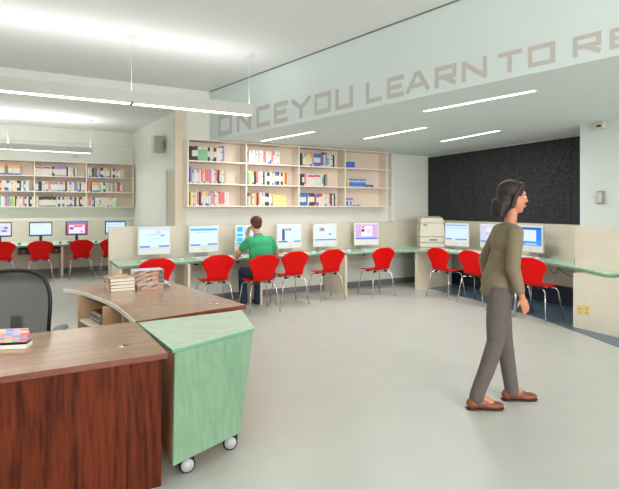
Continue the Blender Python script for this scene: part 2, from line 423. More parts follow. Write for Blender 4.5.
bkL = bookcase('pale wooden wall bookcase at the back of the left alcove', pL, sL(134.1), zsL, [.012, sL(34.5), sL(86.4), sL(134.1)-.012], CL-CLB, 0)

# ------------------------------------------------------------ books
CC = {'w': (218, 214, 206), 'r': (206, 40, 44), 's': (226, 104, 104), 'o': (240, 168, 80), 'y': (240, 214, 104), 'g': (126, 190, 136), 'b': (34, 92, 184),
      'n': (70, 70, 160), 'v': (160, 120, 180), 'k': (34, 30, 32), 'a': (170, 160, 150), 't': (90, 170, 180), 'l': (110, 130, 190), 'c': (110, 140, 214), 'e': (150, 125, 95)}
CN = {'w': 'white', 'r': 'red', 's': 'salmon pink', 'o': 'orange', 'y': 'yellow', 'g': 'green', 'b': 'blue', 'n': 'navy', 'v': 'purple', 'k': 'black', 'a': 'grey', 't': 'teal', 'l': 'slate blue', 'c': 'light blue', 'e': 'brown'}
BD = {  # code: bands bottom to top (fraction, colour), description
 'O': ([(.16, 'n'), (.5, 'w'), (.34, 'o')], 'white and orange'), 'V': ([(.1, 'l'), (.62, 'w'), (.28, 'v')], 'white and purple'),
 'H': ([(.76, 'w'), (.16, 'r'), (.08, 'w')], 'white with red band'), 'K': ([(.3, 'k'), (.42, 'w'), (.28, 'k')], 'black with white label'),
 'X': ([(.1, 'k'), (.58, 'w'), (.32, 'k')], 'white with black top'), 'R': ([(.75, 'w'), (.25, 'r')], 'white with red top'),
 'B': ([(.3, 'b'), (.4, 'w'), (.3, 'b')], 'blue with white label'), 'C': ([(.2, 'c'), (.3, 'b'), (.2, 'c'), (.12, 'w'), (.18, 'b')], 'blue striped'),
 'Y': ([(.2, 'y'), (.1, 'w'), (.25, 'y'), (.1, 'w'), (.35, 'y')], 'yellow patterned'), 'G': ([(.85, 'g'), (.15, 'w')], 'green with pale top'),
 'S': ([(.12, 'w'), (.14, 's'), (.74, 's')], 'salmon'), 'M': ([(.3, 'v'), (.2, 's'), (.5, 'v')], 'mauve'), 'W': ([(.15, 'a'), (.5, 'w'), (.06, 'k'), (.29, 'w')], 'white with thin black line'),
 'Z': ([(.3, 'r'), (.4, 'w'), (.3, 'r')], 'red with white label'), 'P': ([(.35, 'b'), (.65, 'w')], 'white with blue foot'), 'T': ([(.2, 'w'), (.6, 't'), (.2, 'w')], 'teal with white ends'),
}
BM = {}
def cmat(k): return mat('cover_'+CN[k].replace(' ', '_'), tuple(int(v*.82+215*.18) for v in CC[k]), .5)
M_pages = mat('paper_pages', (240, 236, 222), .8)
def book_mesh(code):
    if code in BM: return BM[code]
    bands = BD[code][0] if code in BD else [(.07, 'w'), (.93, code)] if code not in 'wk' else [(1, code)]
    mb = MB(); z = 0
    for fr, k in bands:
        m = cmat(k); z1 = z+fr
        mb.box(0, .1, 0, 1, z, z1, m); mb.box(.9, 1, 0, 1, z, z1, m)
        mb.add([(.1, 0, z), (.3, -.03, z), (.7, -.03, z), (.9, 0, z), (.9, .06, z), (.1, .06, z)]+[(.1, 0, z1), (.3, -.03, z1), (.7, -.03, z1), (.9, 0, z1), (.9, .06, z1), (.1, .06, z1)],
               [(0, 1, 7, 6), (1, 2, 8, 7), (2, 3, 9, 8), (3, 4, 10, 9), (4, 5, 11, 10), (5, 0, 6, 11), (0, 5, 4, 3, 2, 1), (6, 7, 8, 9, 10, 11)], m)
        z = z1
    mb.box(.1, .9, .06, .96, .015, .975, M_pages)
    o = mb.build('book'); me = o.data; bpy.data.objects.remove(o); BM[code] = me; return me
ORD = ['first', 'second', 'third', 'fourth', 'fifth', 'sixth', 'seventh', 'eighth', 'ninth', 'tenth', 'eleventh', 'twelfth', 'thirteenth', 'fourteenth', 'fifteenth', 'sixteenth', 'seventeenth', 'eighteenth', 'nineteenth', 'twentieth', 'twenty-first', 'twenty-second', 'twenty-third', 'twenty-fourth', 'twenty-fifth', 'twenty-sixth', 'twenty-seventh', 'twenty-eighth', 'twenty-ninth', 'thirtieth', 'thirty-first', 'thirty-second']
def row(pfun, z, runs, where, grp, dpt, off, hbase=.23, start=0):
    n = start
    for px0, px1, codes, hf in runs:
        a = pfun(px0); b = pfun(px1)
        ws = [random.uniform(.75, 1.25)*(1.35 if c in 'KB' else 1) for c in codes]; tot = sum(ws)
        d = (b-a).normalized(); L = (b-a).length; x = 0
        for c, w in zip(codes, ws):
            wd = L*w/tot; me = book_mesh(c)
            o = bpy.data.objects.new('book', me); COL.objects.link(o)
            h = hbase*hf*(random.uniform(.95, 1.05)); dd = dpt*random.uniform(.8, .95)
            if c == 'l': h *= 1.18
            p = a+d*x+nB*(off+random.uniform(0, .01)); o.location = V3(p, z+.0005); o.rotation_euler = (0, 0, aB)
            o.scale = (wd*.97, dd, h); x += wd
            desc = BD[c][1] if c in BD else CN[c]
            tag(o, '%s book, %s from left, %s' % (desc, ORD[n], where), 'book', grp); n += 1
pfB = lambda px: PB(px, CFR+.03)
BR = {
 (0, 3): [(190, 224.5, 'kKKGGGGGKwOKwwWl', 1)],
 (0, 2): [(190.2, 226, 'lVwVwSOSSMwWSkOwWa', 1.02)],
 (0, 1): [(190.6, 229, 'yWwSkOwOVaSWwSSSww', .98)],
 (1, 3): [(249, 280.5, 'wVwaWaWwSSwOPSVwWw', 1)],
 (1, 2): [(248.3, 287, 'GyOkSwWkwKwOwBKwKyr', .98)],
 (1, 1): [(248.5, 272.5, 'ReWokSwVwKKwO', .98), (273, 286, 'YYYYYYY', .84)],
 (2, 3): [(301, 336, 'kWVyYOaBBBnewlTwWkw', .98)],
 (2, 2): [(300.5, 327.5, 'kKSwHHHHHHwTke', .95)],
 (2, 1): [(300.2, 336.5, 'BBBnVKKrBRRwWOwSkwkW', .98)],
 (3, 3): [(347, 355, 'bbbbb', .5)],
 (3, 2): [(347.3, 365.8, 'yCCCCCCCCC', .66)],
 (3, 1): [(346.5, 353.2, 'CVCV', .62)],
}
BN = ['leftmost', 'second', 'third', 'rightmost']; RN = {3: 'top', 2: 'middle', 1: 'bottom'}
for (bay, r), runs in BR.items():
    row(pfB, zsB[r-1], runs, '%s shelf, %s bay, counter bookcase' % (RN[r], BN[bay]), 'books on the bookcase over the counter', .19, 0, .228)
# books lying flat in the rightmost bay
for r, px, n, nm in ((2, 371, 2, 'middle'), (1, 358, 1, 'bottom')):
    for k in range(n):
        o = bpy.data.objects.new('book', book_mesh('C' if k == 0 else 'b')); COL.objects.link(o)
        p = PB(px, CFR+.03); o.location = V3(p+dB*.06, zsB[r-1]+.001+k*.026); o.rotation_euler = (0, -math.pi/2, aB); o.scale = (.025, .17, .15)
        tag(o, 'blue book lying flat on the %s shelf of the rightmost bay%s' % (nm, ', lower' if n > 1 and k == 0 else ', upper' if n > 1 else ''), 'book', 'books on the bookcase over the counter')
pfL = lambda px: PB(px, CLB+.03)
LR = {
 (0, 3): [(-1.5, 4.8, 'OOOOO', 1), (8, 20.4, 'OOOOOOO', 1)],
 (0, 2): [(-2, 29, 'ZZwyPBVwWwywKkwTBww', 1)],
 (0, 1): [(-1, 33.8, 'twwMMMGGyk' 'RwVwSBwkKw', 1)],
 (1, 3): [(35, 52.2, 'HHHHHHHHHHHH', .95), (52.6, 73, 'KVVVVVVkwWw', .98), (75, 76.6, 'w', .95)],
 (1, 2): [(35.2, 74.5, 'VVkkwWVOSVVVVOVVOkwVHw', 1), (74.8, 85.8, 'llOkwOw', 1)],
 (1, 1): [(35.5, 38.5, 'ww', 1), (39, 56.5, 'XXXXXXXXXXX', 1), (56.8, 85.6, 'wKwBwOOBWkOwkKOw', 1)],
 (2, 3): [(87.2, 93.8, 'wOWk', 1), (97, 110, 'OlKOwOO', 1), (111, 123.2, 'wKwOVwwy', .95)],
 (2, 2): [(87.5, 90.3, 'SS', 1), (92, 122.5, 'OOOOOGwKGwaaweGwrrVw', .98)],
 (2, 1): [(87.2, 93.8, 'wSSwB', 1), (95, 118, 'wwWTwYwwOwOwwGG', .95)],
}
BNL = ['leftmost', 'middle', 'rightmost']
for (bay, r), runs in LR.items():
    row(pfL, zsL[r-1], runs, '%s shelf, %s bay, alcove bookcase' % (RN[r], BNL[bay]), 'books on the alcove bookcase', .19, 0, .238)

# ------------------------------------------------------------ counters
fr = [PZ(118.6, 266.3, .73), PZ(150, 264.3, .73), PZ(170, 262.6, .73), PZ(188.6, 261.4, .73), PZ(204, 260.6, .73), PZ(230, 259, .73), PZ(248, 257.6, .73), PZ(275, 256.4, .73),
      PZ(308, 254.6, .73), PZ(325, 253.4, .73), PZ(347, 252.5, .73), PZ(372, 252.2, .73), PZ(395, 251.2, .73), PZ(414, 250.6, .73), PZ(432, 251, .73), PZ(455, 252.4, .73), PZ(480, 254.2, .73), PZ(510, 257.3, .73),
      PZ(545, 261.8, .73), PZ(580, 268.2, .73), PZ(607.6, 274.4, .73)]
back = [k0+dR*.75-nR*.001, k0-nR*.001, PL(574, r0, dR)-nR*.001, CORN-nB*.16-nR*.11, PB(109.6, CP)-nB*.001]
cpoly = [tuple(p) for p in fr+back]
ct = thing('computer_counter', 'long pale green curved counter running under the computers along two walls', 'counter', V3(fr[0], 0))
base = fr[0]
loc = lambda P: [(p[0]-base.x, p[1]-base.y) for p in P]
MB().prism(loc(cpoly), .698, .73, M_green, mside=M_gedge).build('worktop', ct, bevel=.003)
def leg(px, c0_, c1_, th=.035, d=nB, a=None):
    P = PB(px, c0_)-base; e = d*(c1_-c0_); s = dB*th if d is nB else dR*th
    MB().prism([tuple(P), tuple(P+s), tuple(P+s+e), tuple(P+e)], 0, .697, M_maple).build('leg_panel', ct, bevel=.002)
for px in (119.5, 188, 260.5, 345.5): leg(px, 7.2, CK-.025)
P = Vector((U(415)*9.33, 9.33))-base; e = Vector((.80, .55)); s = Vector((.03, -.035))
MB().prism([tuple(P), tuple(P+s), tuple(P+s+e), tuple(P+e)], 0, .697, M_maple).build('leg_panel', ct)
# alcove counter
a0 = PB(-150, CLD); a1 = PB(119, CLD)
ac = thing('alcove_counter', 'straight pale green counter along the left alcove wall', 'counter', V3(a1), aB)
LL = (a1-a0).length
MB().box(-LL, 0, 0, CL-.09-CLD, .698, .73, M_green).box(-LL, 0, -.004, 0, .698, .73, M_gedge).build('worktop', ac)
for px in (-75, 61.3):
    x = (PB(px, CLD)-a1).dot(dB); MB().box(x, x+.045, .08, .87, 0, .697, M_maple).build('leg_panel', ac)

# ------------------------------------------------------------ computers
def em(rgb, s=.95):
    m = mat('screen_%d_%d_%d' % rgb, rgb, .4, emit=s, spec=.2)
    m.node_tree.nodes['Principled BSDF'].inputs['Base Color'].default_value = (.02, .02, .02, 1)
    return m
def uscreen(w, h, y, x0, z0, rects, base_rgb):
    mb = MB(); m = em(base_rgb)
    mb.box(x0, x0+w, y, y+.004, z0, z0+h, m)
    for i, (a, b, c, d, rgb) in enumerate(rects):
        mb.box(x0+a*w, x0+c*w, y-.0006*(i+1), y, z0+(1-d)*h, z0+(1-b)*h, em(rgb))
    return mb
SCR = {
 'web': ((214, 234, 248), [(0, 0, 1, .07, (190, 215, 240)), (.2, .32, .3, .36, (180, 190, 200)), (.34, .3, .68, .36, (190, 205, 215)), (.36, .52, .7, .56, (170, 210, 200)), (.7, .32, .85, .45, (150, 190, 215)), (.55, .12, .7, .24, (190, 205, 230)), (.3, .66, .34, .7, (120, 130, 140)), (0, .93, .34, 1, (0, 122, 232)), (.64, .92, 1, .99, (0, 122, 232))]),
 'bar': ((216, 238, 250), [(0, .06, 1, .18, (40, 190, 245)), (.18, .24, .7, .3, (210, 200, 225)), (0, .93, .36, 1, (0, 122, 232)), (.64, .91, 1, .98, (0, 122, 232))]),
 'icons': ((205, 226, 246), [(.03, .03, .25, .3, (40, 190, 240)), (.03, .42, .25, .58, (40, 190, 240)), (.03, .66, .25, .9, (30, 200, 245)), (.3, .15, 1, .28, (190, 210, 240)), (.03, .94, .28, 1, (0, 100, 220))]),
 'tower': ((220, 236, 250), [(.16, .2, .28, .9, (70, 90, 150)), (.3, .16, .42, .3, (210, 140, 160)), (.45, .16, .56, .3, (150, 130, 190)), (0, .93, .4, 1, (20, 130, 230)), (.7, .93, 1, 1, (20, 130, 230))]),
 'pic': ((218, 234, 248), [(.2, .18, .45, .4, (200, 170, 200)), (.26, .22, .4, .34, (150, 110, 150)), (.66, .55, .76, .66, (130, 140, 150)), (0, .91, 1, .98, (60, 140, 230))]),
 'pink': ((214, 168, 220), [(.25, .12, .75, .8, (242, 240, 250)), (.27, .14, .4, .26, (220, 110, 130)), (.26, .32, .4, .5, (60, 60, 120)), (.5, .3, .7, .6, (210, 210, 235)), (0, .9, 1, .98, (20, 120, 220))]),
 'mail': ((206, 228, 250), [(0, 0, 1, .08, (120, 170, 235)), (0, .2, 1, .24, (150, 190, 240)), (0, .9, .3, .97, (20, 110, 220)), (.45, .9, 1, .97, (60, 130, 225))]),
 'photo': ((196, 206, 246), [(.3, .1, .62, .7, (226, 228, 250)), (.3, .38, .4, .6, (220, 190, 110)), (.45, .55, .62, .9, (150, 190, 150)), (0, .93, 1, 1, (40, 80, 210))]),
 'ocean': ((30, 130, 226), [(0, 0, 1, .12, (20, 90, 200)), (.0, .7, 1, 1, (50, 150, 236)), (.2, .15, .78, .78, (214, 228, 246)), (.3, .9, .8, .96, (200, 215, 235))]),
 'plain': ((212, 232, 248), [(0, 0, 1, .06, (150, 190, 235)), (.3, .2, .62, .24, (170, 200, 220)), (.6, .5, .8, .54, (180, 195, 220)), (0, .95, 1, 1, (60, 120, 220))]),
 'rose': ((190, 60, 120), [(0, 0, 1, .1, (120, 150, 230)), (.1, .2, .9, .92, (236, 220, 236)), (.14, .38, .34, .6, (70, 120, 180)), (.36, .25, .8, .4, (214, 90, 140)), (.7, .7, .78, .85, (220, 60, 60)), (0, .95, 1, 1, (60, 100, 200))]),
 'blot': ((216, 226, 246), [(.5, .2, .9, .7, (200, 210, 245)), (.7, .3, .86, .46, (210, 80, 90)), (.6, .55, .8, .68, (90, 110, 190)), (0, .95, 1, 1, (40, 110, 220))]),
}
def imac(x, y, rz, scr, lab):
    t = thing('desktop_computer', lab, 'computer', (x, y, .731), rz, 'white all in one computers on the long counter')
    w = .49; z0 = .075; z1 = .505
    MB().box(-w/2, w/2, 0, .045, z0, z1, M_white).build('body', t, bevel=.012)
    MB().box(-w/2+.04, w/2-.04, .04, .065, z0+.04, z1-.04, M_white).build('rear_shell', t, bevel=.01)
    base_rgb, rects = SCR[scr]
    MB().box(-w/2+.022, w/2-.022, -.002, .002, z0+.112, z1-.022, M_white2).build('bezel', t)
    uscreen(w-.054, z1-z0-.144, -.005, -w/2+.027, z0+.117, rects, base_rgb).build('screen', t)
    mb = MB(); mb.ell((0, -.001, z0+.052), (.012, .003, .013), M_alu, seg=12, rings=6); mb.ell((.004, -.001, z0+.07), (.003, .002, .006), M_alu, seg=8, rings=5); mb.build('emblem', t)
    st = MB(); st.box(-.1, .1, -.07, .14, 0, .006, M_alu); st.add([(-.09, .10, .004), (.09, .10, .004), (.09, .03, .2), (-.09, .03, .2), (-.09, .108, .004), (.09, .108, .004), (.09, .04, .2), (-.09, .04, .2)], [(0, 1, 2, 3), (4, 7, 6, 5), (0, 3, 7, 4), (1, 5, 6, 2), (3, 2, 6, 7), (0, 4, 5, 1)], M_alu)
    st.build('stand', t)
    return t
KB = {}
def keyboard(x, y, rz, m, lab, grp, w=.44, z=.7305):
    key = m.name
    if key in KB:
        return dup(KB[key], (x, y, z), rz, lab, grp)
    t = thing('keyboard', lab, 'keyboard', (x, y, z), rz, grp)
    MB().add([(-w/2, -.075, 0), (w/2, -.075, 0), (w/2, .075, 0), (-w/2, .075, 0), (-w/2, -.075, .014), (w/2, -.075, .014), (w/2, .075, .03), (-w/2, .075, .03)], [(0, 3, 2, 1), (4, 5, 6, 7), (0, 1, 5, 4), (1, 2, 6, 5), (2, 3, 7, 6), (3, 0, 4, 7)], m).build('case', t, bevel=.004)
    mb = MB()
    for r in range(5):
        for c in range(15):
            yy = -.06+r*.025; zz = .014+(yy+.075)/.15*.016
            mb.box(-w/2+.014+c*(w-.028)/15+.002, -w/2+.014+(c+1)*(w-.028)/15-.002, yy-.009, yy+.011, zz, zz+.006, m)
    mb.build('keys', t); KB[key] = t; return t
MS = {}
def mouse(x, y, rz, m, lab, grp, z=.7305):
    if m.name in MS: return dup(MS[m.name], (x, y, z), rz, lab, grp)
    mb = MB(); mb.ell((0, 0, .008), (.032, .055, .026), m, seg=14, rings=8)
    for v in mb.v: v.z = max(v.z, 0)
    o = mb.build('mouse', loc=(x, y, z), rz=rz); tag(o, lab, 'mouse', grp); MS[m.name] = o; return o
CMB = 7.83
nth = ['first', 'second', 'third', 'fourth', 'fifth', 'sixth']
Bmon = [(154.5, 7.80, 0, 'web', 'with a web page on screen, leftmost on the long counter'), (204, 7.80, 0, 'bar', 'with a cyan bar on screen, left of the seated man'), (248.5, 7.85, 0, 'icons', 'partly hidden behind the man in green'),
        (289.5, 7.83, 0, 'tower', 'with a dark column on screen, right of the seated man'), (325.5, 7.85, -3, 'pic', 'with small pictures on screen, fifth from the left'), (366.6, 7.78, -18, 'pink', 'with pink bordered screen, last before the corner')]
for i, (px, c, rot, scr, lab) in enumerate(Bmon):
    P = PB(px, c); imac(P.x, P.y, aB+rot*DEG, scr, 'white computer '+lab)
    K = P-nB*.26-dB*.02
    keyboard(K.x, K.y, aB, M_white, 'white keyboard of the computer '+lab.split(',')[0].replace('with a', 'showing a').replace('with', 'showing') if i != 2 else 'white keyboard in front of the man in green', 'white keyboards')
    Q = K+dB*.36
    mouse(Q.x, Q.y, aB, M_white, 'white mouse right of keyboard, computer '+lab.split(',')[0].replace('with a', 'showing a').replace('with', 'showing') if i != 2 else 'white mouse near right hand of the man in green', 'white mice')
Rmon = [(456.3, 9.3, 18, 'mail', 'beside the printer', ), (491, 8.75, 6, 'photo', 'in the middle of the right wall counter'), (530, 8.05, 0, 'ocean', 'with a bright blue screen on the right wall counter')]
for i, (px, Y, rot, scr, lab) in enumerate(Rmon):
    P = Vector((U(px)*Y, Y)); imac(P.x, P.y, aR+rot*DEG, scr, 'white computer '+lab)
    K = P-nR*.2-dR*.05
    keyboard(K.x, K.y, aR, M_white, 'white keyboard of the computer '+lab, 'white keyboards')
    Q = K+dR*.33+nR*.04
    mouse(Q.x, Q.y, aR, M_white, 'white mouse of the computer '+lab, 'white mice')
# black monitors in the alcove
def lcd(x, y, rz, scr, lab):
    t = thing('monitor', lab, 'monitor', (x, y, .731), rz, 'black monitors in the alcove')
    w = .465; h = .32; z0 = .155
    MB().box(-w/2, w/2, 0, .04, z0, z0+h, M_black).build('housing', t, bevel=.006)
    b, r = SCR[scr]; uscreen(w-.04, h-.04, -.004, -w/2+.02, z0+.02, r, b).build('screen', t)
    MB().box(-.03, .03, .03, .06, .01, z0+.1, M_black).build('neck', t)
    MB().disc((0, .04, .007), .11, .014, M_black, seg=24).build('foot', t)
LM = [(-.5, 'blot', 'at the left edge of the photo'), (40.8, 'plain', 'with a pale screen'), (76.8, 'rose', 'with a pink and red page'), (115.5, 'mail', 'partly hidden by the beige partition')]
for px, s, lab in LM:
    P = PB(px, 12.85); lcd(P.x, P.y, aB, s, 'black alcove monitor '+lab)
    K = P-nB*.34
    keyboard(K.x, K.y, aB, M_black, 'black keyboard before alcove monitor '+lab, 'black keyboards')
    Q = K+dB*.38; mouse(Q.x, Q.y, aB, M_black, 'black mouse before alcove monitor '+lab, 'black mice')
# devices under the alcove counter
for px, lab in ((24.5, 'left'), (57, 'right')):
    P = PB(px, 12.5); mb = MB(); mb.box(-.12, .12, -.1, .1, 0, .13, M_black).box(-.09, .09, -.03, .03, .13, .18, M_black); o = mb.build('power_unit', loc=V3(P, .517), rz=aB, bevel=.01)
    tag(o, 'black power unit mounted under the alcove counter, %s one' % lab, 'power unit', 'power units under the alcove counter')
    MB().ell((-.02, -.102, .06), (.014, .004, .014), em((230, 40, 30)), seg=10, rings=6).build('indicator_light', o)
# socket strips below the long counter
for px, lab in ((199, 'left of the seated man'), (240.5, 'beside the seated man'), (366, 'near the corner chair'), (404, 'closest to the corner')):
    P = PB(px, CK-.001)
    t = thing('socket_strip', 'beige socket strip under the counter '+lab, 'socket', V3(P, .585), aB, 'socket strips under the counter')
    MB().box(-.19, .19, -.03, 0, 0, .09, M_beigep).build('casing', t, bevel=.004)
    for x in (-.11, .06): MB().box(x-.025, x+.025, -.034, -.03, .045, .075, mat('dull_red_plastic', (190, 50, 40), .5)).build('socket', t)
    MB().box(-.09, -.03, -.036, -.03, .012, .035, M_black).build('switch', t)
# printer in the corner
P = Vector((U(431.5)*9.75, 9.75))
t = thing('laser_printer', 'large cream laser printer on the counter in the room corner', 'printer', V3(P, .731), -4*DEG)
MB().box(-.26, .24, -.22, .2, 0, .03, M_beigep).build('base', t, bevel=.004)
MB().box(-.25, .23, -.2, .2, .036, .125, M_beigep).build('lower_tray', t, bevel=.008)
MB().box(-.25, .23, -.2, .2, .131, .235, M_beigep).build('paper_tray', t, bevel=.008)
MB().box(-.07, .07, -.206, -.2, .17, .19, M_dgrey).build('tray_handle', t)
MB().add([(-.26, -.21, .24), (.24, -.21, .24), (.24, .21, .24), (-.26, .21, .24), (-.24, -.2, .50), (.20, -.2, .50), (.22, .21, .50), (-.24, .21, .50)], [(0, 3, 2, 1), (4, 5, 6, 7), (0, 1, 5, 4), (1, 2, 6, 5), (2, 3, 7, 6), (3, 0, 4, 7)], M_beigep).build('main_body', t, bevel=.012)
MB().box(-.19, -.11, -.203, -.195, .455, .475, M_dgrey).build('control_panel', t)
MB().add([(-.24, -.19, .505), (.21, -.19, .505), (.21, .2, .505), (-.24, .2, .505), (-.22, -.14, .60), (.19, -.14, .60), (.19, .18, .63), (-.22, .18, .63)], [(0, 3, 2, 1), (4, 5, 6, 7), (0, 1, 5, 4), (1, 2, 6, 5), (2, 3, 7, 6), (3, 0, 4, 7)], M_beigep).build('top_cover', t, bevel=.012)
MB().box(-.15, .14, -.145, -.138, .53, .575, M_dgrey).build('output_slot', t)
MB().box(.245, .285, -.15, .2, .0, .5, M_beigep).build('side_module', t, bevel=.01)
# cables
def cable(pts, r, m, lab, n=24, noise=0):
    P = [Vector(p) for p in pts]; out = []
    for i in range(len(P)-1):
        a = P[max(i-1, 0)]; b = P[i]; c = P[i+1]; d = P[min(i+2, len(P)-1)]
        for k in range(6):
            u = k/6; out.append(.5*((2*b)+(c-a)*u+(2*a-5*b+4*c-d)*u*u+(3*b-a-3*c+d)*u**3))
    out.append(P[-1]); o0 = out[0].copy()
    mb = MB().tube([p-o0 for p in out], r, m, 6); o = mb.build('cable', loc=o0); tag(o, lab, 'cable'); return o
P = Vector((U(548)*7.95, 7.95)); pts = []
for k in range(13):
    an = k*1.05; rr = .05+.04*math.sin(k*1.7); pts.append((P.x+dR.x*(.02*k)+math.cos(an)*rr*.8, P.y+dR.y*(.02*k)+math.sin(an)*rr, .738+.03*abs(math.sin(k*1.3))))
cable(pts, .004, M_white, 'white cable coiled beside the computer with the bright blue screen')
P = Vector((U(467)*9.15, 9.15)); pts = [(P.x+math.cos(k)*.07+.03*k, P.y+math.sin(k)*.06, .738+.02*abs(math.sin(k*1.4))) for k in range(9)]
cable(pts, .004, M_white, 'white cable coiled between the first two right wall computers')
def hang(pa, pb, pc, Y, lab):
    pts = [(U(x)*Y, Y, EYE-(y-HY)*Y/F) for x, y in (pa, pb, pc)]; return pts
pts = [(U(x)*7.35, 7.35, EYE-(y-HY)*7.35/F) for x, y in ((549, 266), (552, 272), (556, 273), (558, 267))]
cable(pts, .005, M_black, 'black cable looping below the right counter, the short one')
pts = [(U(x)*7.35, 7.35, EYE-(y-HY)*7.35/F) for x, y in ((557, 267), (563, 272), (570, 276), (572, 276.5))]
cable(pts, .005, M_black, 'black cable trailing below the right counter towards the beige box')

# ------------------------------------------------------------ chairs
def make_chair(lab, grp):
    t = thing('shell_chair', lab, 'chair', (0, 0, 0), 0, grp)
    # profile (y, z, halfwidth), from seat front to back top
    prof = [(.235, .435, .16), (.215, .452, .185), (.15, .463, .208), (.05, .458, .222), (-.05, .452, .212), (-.12, .455, .180), (-.165, .478, .166), (-.188, .52, .158), (-.200, .57, .166),
            (-.212, .63, .196), (-.224, .69, .228), (-.235, .745, .246), (-.243, .79, .240), (-.249, .825, .212), (-.252, .852, .15)]
    nx = 11; vs = []; fs = []
    for i, (y, z, hw) in enumerate(prof):
        for k in range(nx):
            s = -1+2*k/(nx-1); x = s*hw
            if i < 6: zz = z+.014*s*s; yy = y-(.02*s*s if i == 0 else 0)
            else: zz = z-(.030*s*s*s*s if i >= 12 else 0); yy = y+.022*s*s*min(1, (i-5)/4)
            vs.append((x, yy, zz))
    n = len(vs); np_ = len(prof)
    for i in range(np_-1):
        for k in range(nx-1):
            a = i*nx+k; fs.append((a, a+1, a+nx+1, a+nx))
    o = MB().add(vs, fs, M_red, True).build('shell', t, fixn=False)
    so = o.modifiers.new('s', 'SOLIDIFY'); so.thickness = .012; so.offset = 0
    su = o.modifiers.new('u', 'SUBSURF'); su.levels = 1; su.render_levels = 1
    for sx in (-1, 1):
        for sy in (-1, 1):
            pts = [(sx*.04, sy*.07-.01, .428), (sx*.13, sy*.115-.01, .430), (sx*.175, sy*.150-.01, .418), (sx*.195, sy*.168-.01, .385), (sx*.205, sy*.18-.01, .3), (sx*.238, sy*.225-.01, 0.004)]
            MB().tube(pts, .009, M_chrome, 10).build('leg', t)
            MB().box(sx*.115-.018, sx*.115+.018, sy*.108-.03, sy*.108+.012, .418, .452, M_black).build('rubber_mount', t, bevel=.004)
    return t
chairs = []
def chair_at(px, Y, a, off, lab, grp, n, rot=0):
    back = Vector((U(px)*Y, Y)); org = back+n*.245
    if not chairs:
        c = make_chair(lab, grp); c.location = V3(org); c.rotation_euler = (0, 0, a+rot)
    else: c = dup(chairs[0], V3(org), a+rot, lab, grp)
    chairs.append(c); return c
G1 = 'red chairs along the long counter'; G2 = 'red chairs along the right wall counter'; G3 = 'red chairs in the alcove'
chair_at(157.8, 6.66, aB, 0, 'red shell chair partly hidden behind the book stacks', G1, nB)
chair_at(219.3, 7.17, aB, 0, 'red shell chair directly left of the seated man', G1, nB)
manchair = chair_at(265.5, 7.17, aB, 0, 'red shell chair the man in green sits on', G1, nB)
chair_at(296.3, 7.75, aB, 0, 'red shell chair directly right of the seated man', G1, nB)
chair_at(333.5, 8.13, aB, 0, 'red shell chair second right of the seated man', G1, nB)
chair_at(384.8, 8.48, aB, 0, 'red shell chair standing alone before the pink bordered screen', G1, nB)
chair_at(434.8, 8.46, aR+.18, 0, 'red shell chair in front of the printer', G2, nR)
chair_at(467, 7.9, aR+.18, 0, 'red shell chair left of the walking woman, second from the printer', G2, nR)
chair_at(497.5, 7.25, aR+.18, 0, 'red shell chair mostly hidden behind the walking woman', G2, nR)
chair_at(525.5, 6.81, aR+.18, 0, 'red shell chair nearest the beige box with outlets', G2, nR)
chair_at(2, 10.0, aB, 0, 'red alcove chair cut off by the left photo edge', G3, nB)
chair_at(40.5, 10.25, aB, 0, 'red alcove chair before the pale screen monitor', G3, nB)
chair_at(81.7, 10.6, aB, 0, 'red alcove chair before the pink page monitor', G3, nB)
chair_at(111.8, 10.95, aB, 0, 'red alcove chair half hidden by the beige partition', G3, nB)

# ------------------------------------------------------------ front desk
aD = 30.2*DEG; dD = Vector((math.cos(aD), math.sin(aD))); nD = Vector((-math.sin(aD), math.cos(aD)))
FD = Vector((-.776, 2.735))
t = thing('front_desk', 'wooden service desk with walnut front panel in the near left corner', 'desk', V3(FD), aD)
LD = 2.3
MB().box(-LD, 0, 0, .86, .70, .73, M_wtop).build('desktop', t, bevel=.002)
MB().box(-LD, 0, -.004, 0, .698, .729, M_wedge).build('edge_strip', t)
MB().box(-LD+.02, -.03, .015, .04, 0, .698, M_wfront).build('front_panel', t)
MB().box(-.055, -.03, .04, .82, 0, .698, M_wfront).build('end_panel', t)
MB().box(-LD, -LD+.025, .04, .82, 0, .698, M_wfront).build('end_panel', t)
G = PZ(123, 346, .73)
def grommet(P, lab, z=.7305, a=0):
    t = thing('cable_grommet', lab, 'grommet', V3(P, z), a)
    MB().disc((0, 0, .001), .035, .003, M_chrome, seg=24).build('ring', t)
    MB().add([(0, -.025, .003), (.025, -.01, .003), (.025, .01, .003), (0, .025, .003)], [(0, 1, 2, 3)], M_black).build('slot', t)
grommet(G, 'round metal cable grommet on the front desk top', a=.6)
# calendar / binder on the desk
C0 = PZ(26.5, 348.6, .73)
t = thing('desk_calendar', 'spiral bound colourful booklet standing on the front desk', 'booklet', V3(C0, .731), aD-20*DEG)
M_cal = bpy.data.materials.new('colour_brick_print'); M_cal.use_nodes = True
nt = M_cal.node_tree; bN = nt.nodes['Principled BSDF']; tcn = nt.nodes.new('ShaderNodeTexCoord'); mpn = nt.nodes.new('ShaderNodeMapping'); mpn.inputs['Scale'].default_value = (26, 1, 95)
vor = nt.nodes.new('ShaderNodeTexWhiteNoise'); vor.noise_dimensions = '2D'
fl = nt.nodes.new('ShaderNodeVectorMath'); fl.operation = 'FLOOR'
sx_ = nt.nodes.new('ShaderNodeSeparateXYZ'); cx_ = nt.nodes.new('ShaderNodeCombineXYZ')
nt.links.new(tcn.outputs['Object'], mpn.inputs['Vector']); nt.links.new(mpn.outputs['Vector'], fl.inputs[0]); nt.links.new(fl.outputs[0], sx_.inputs[0])
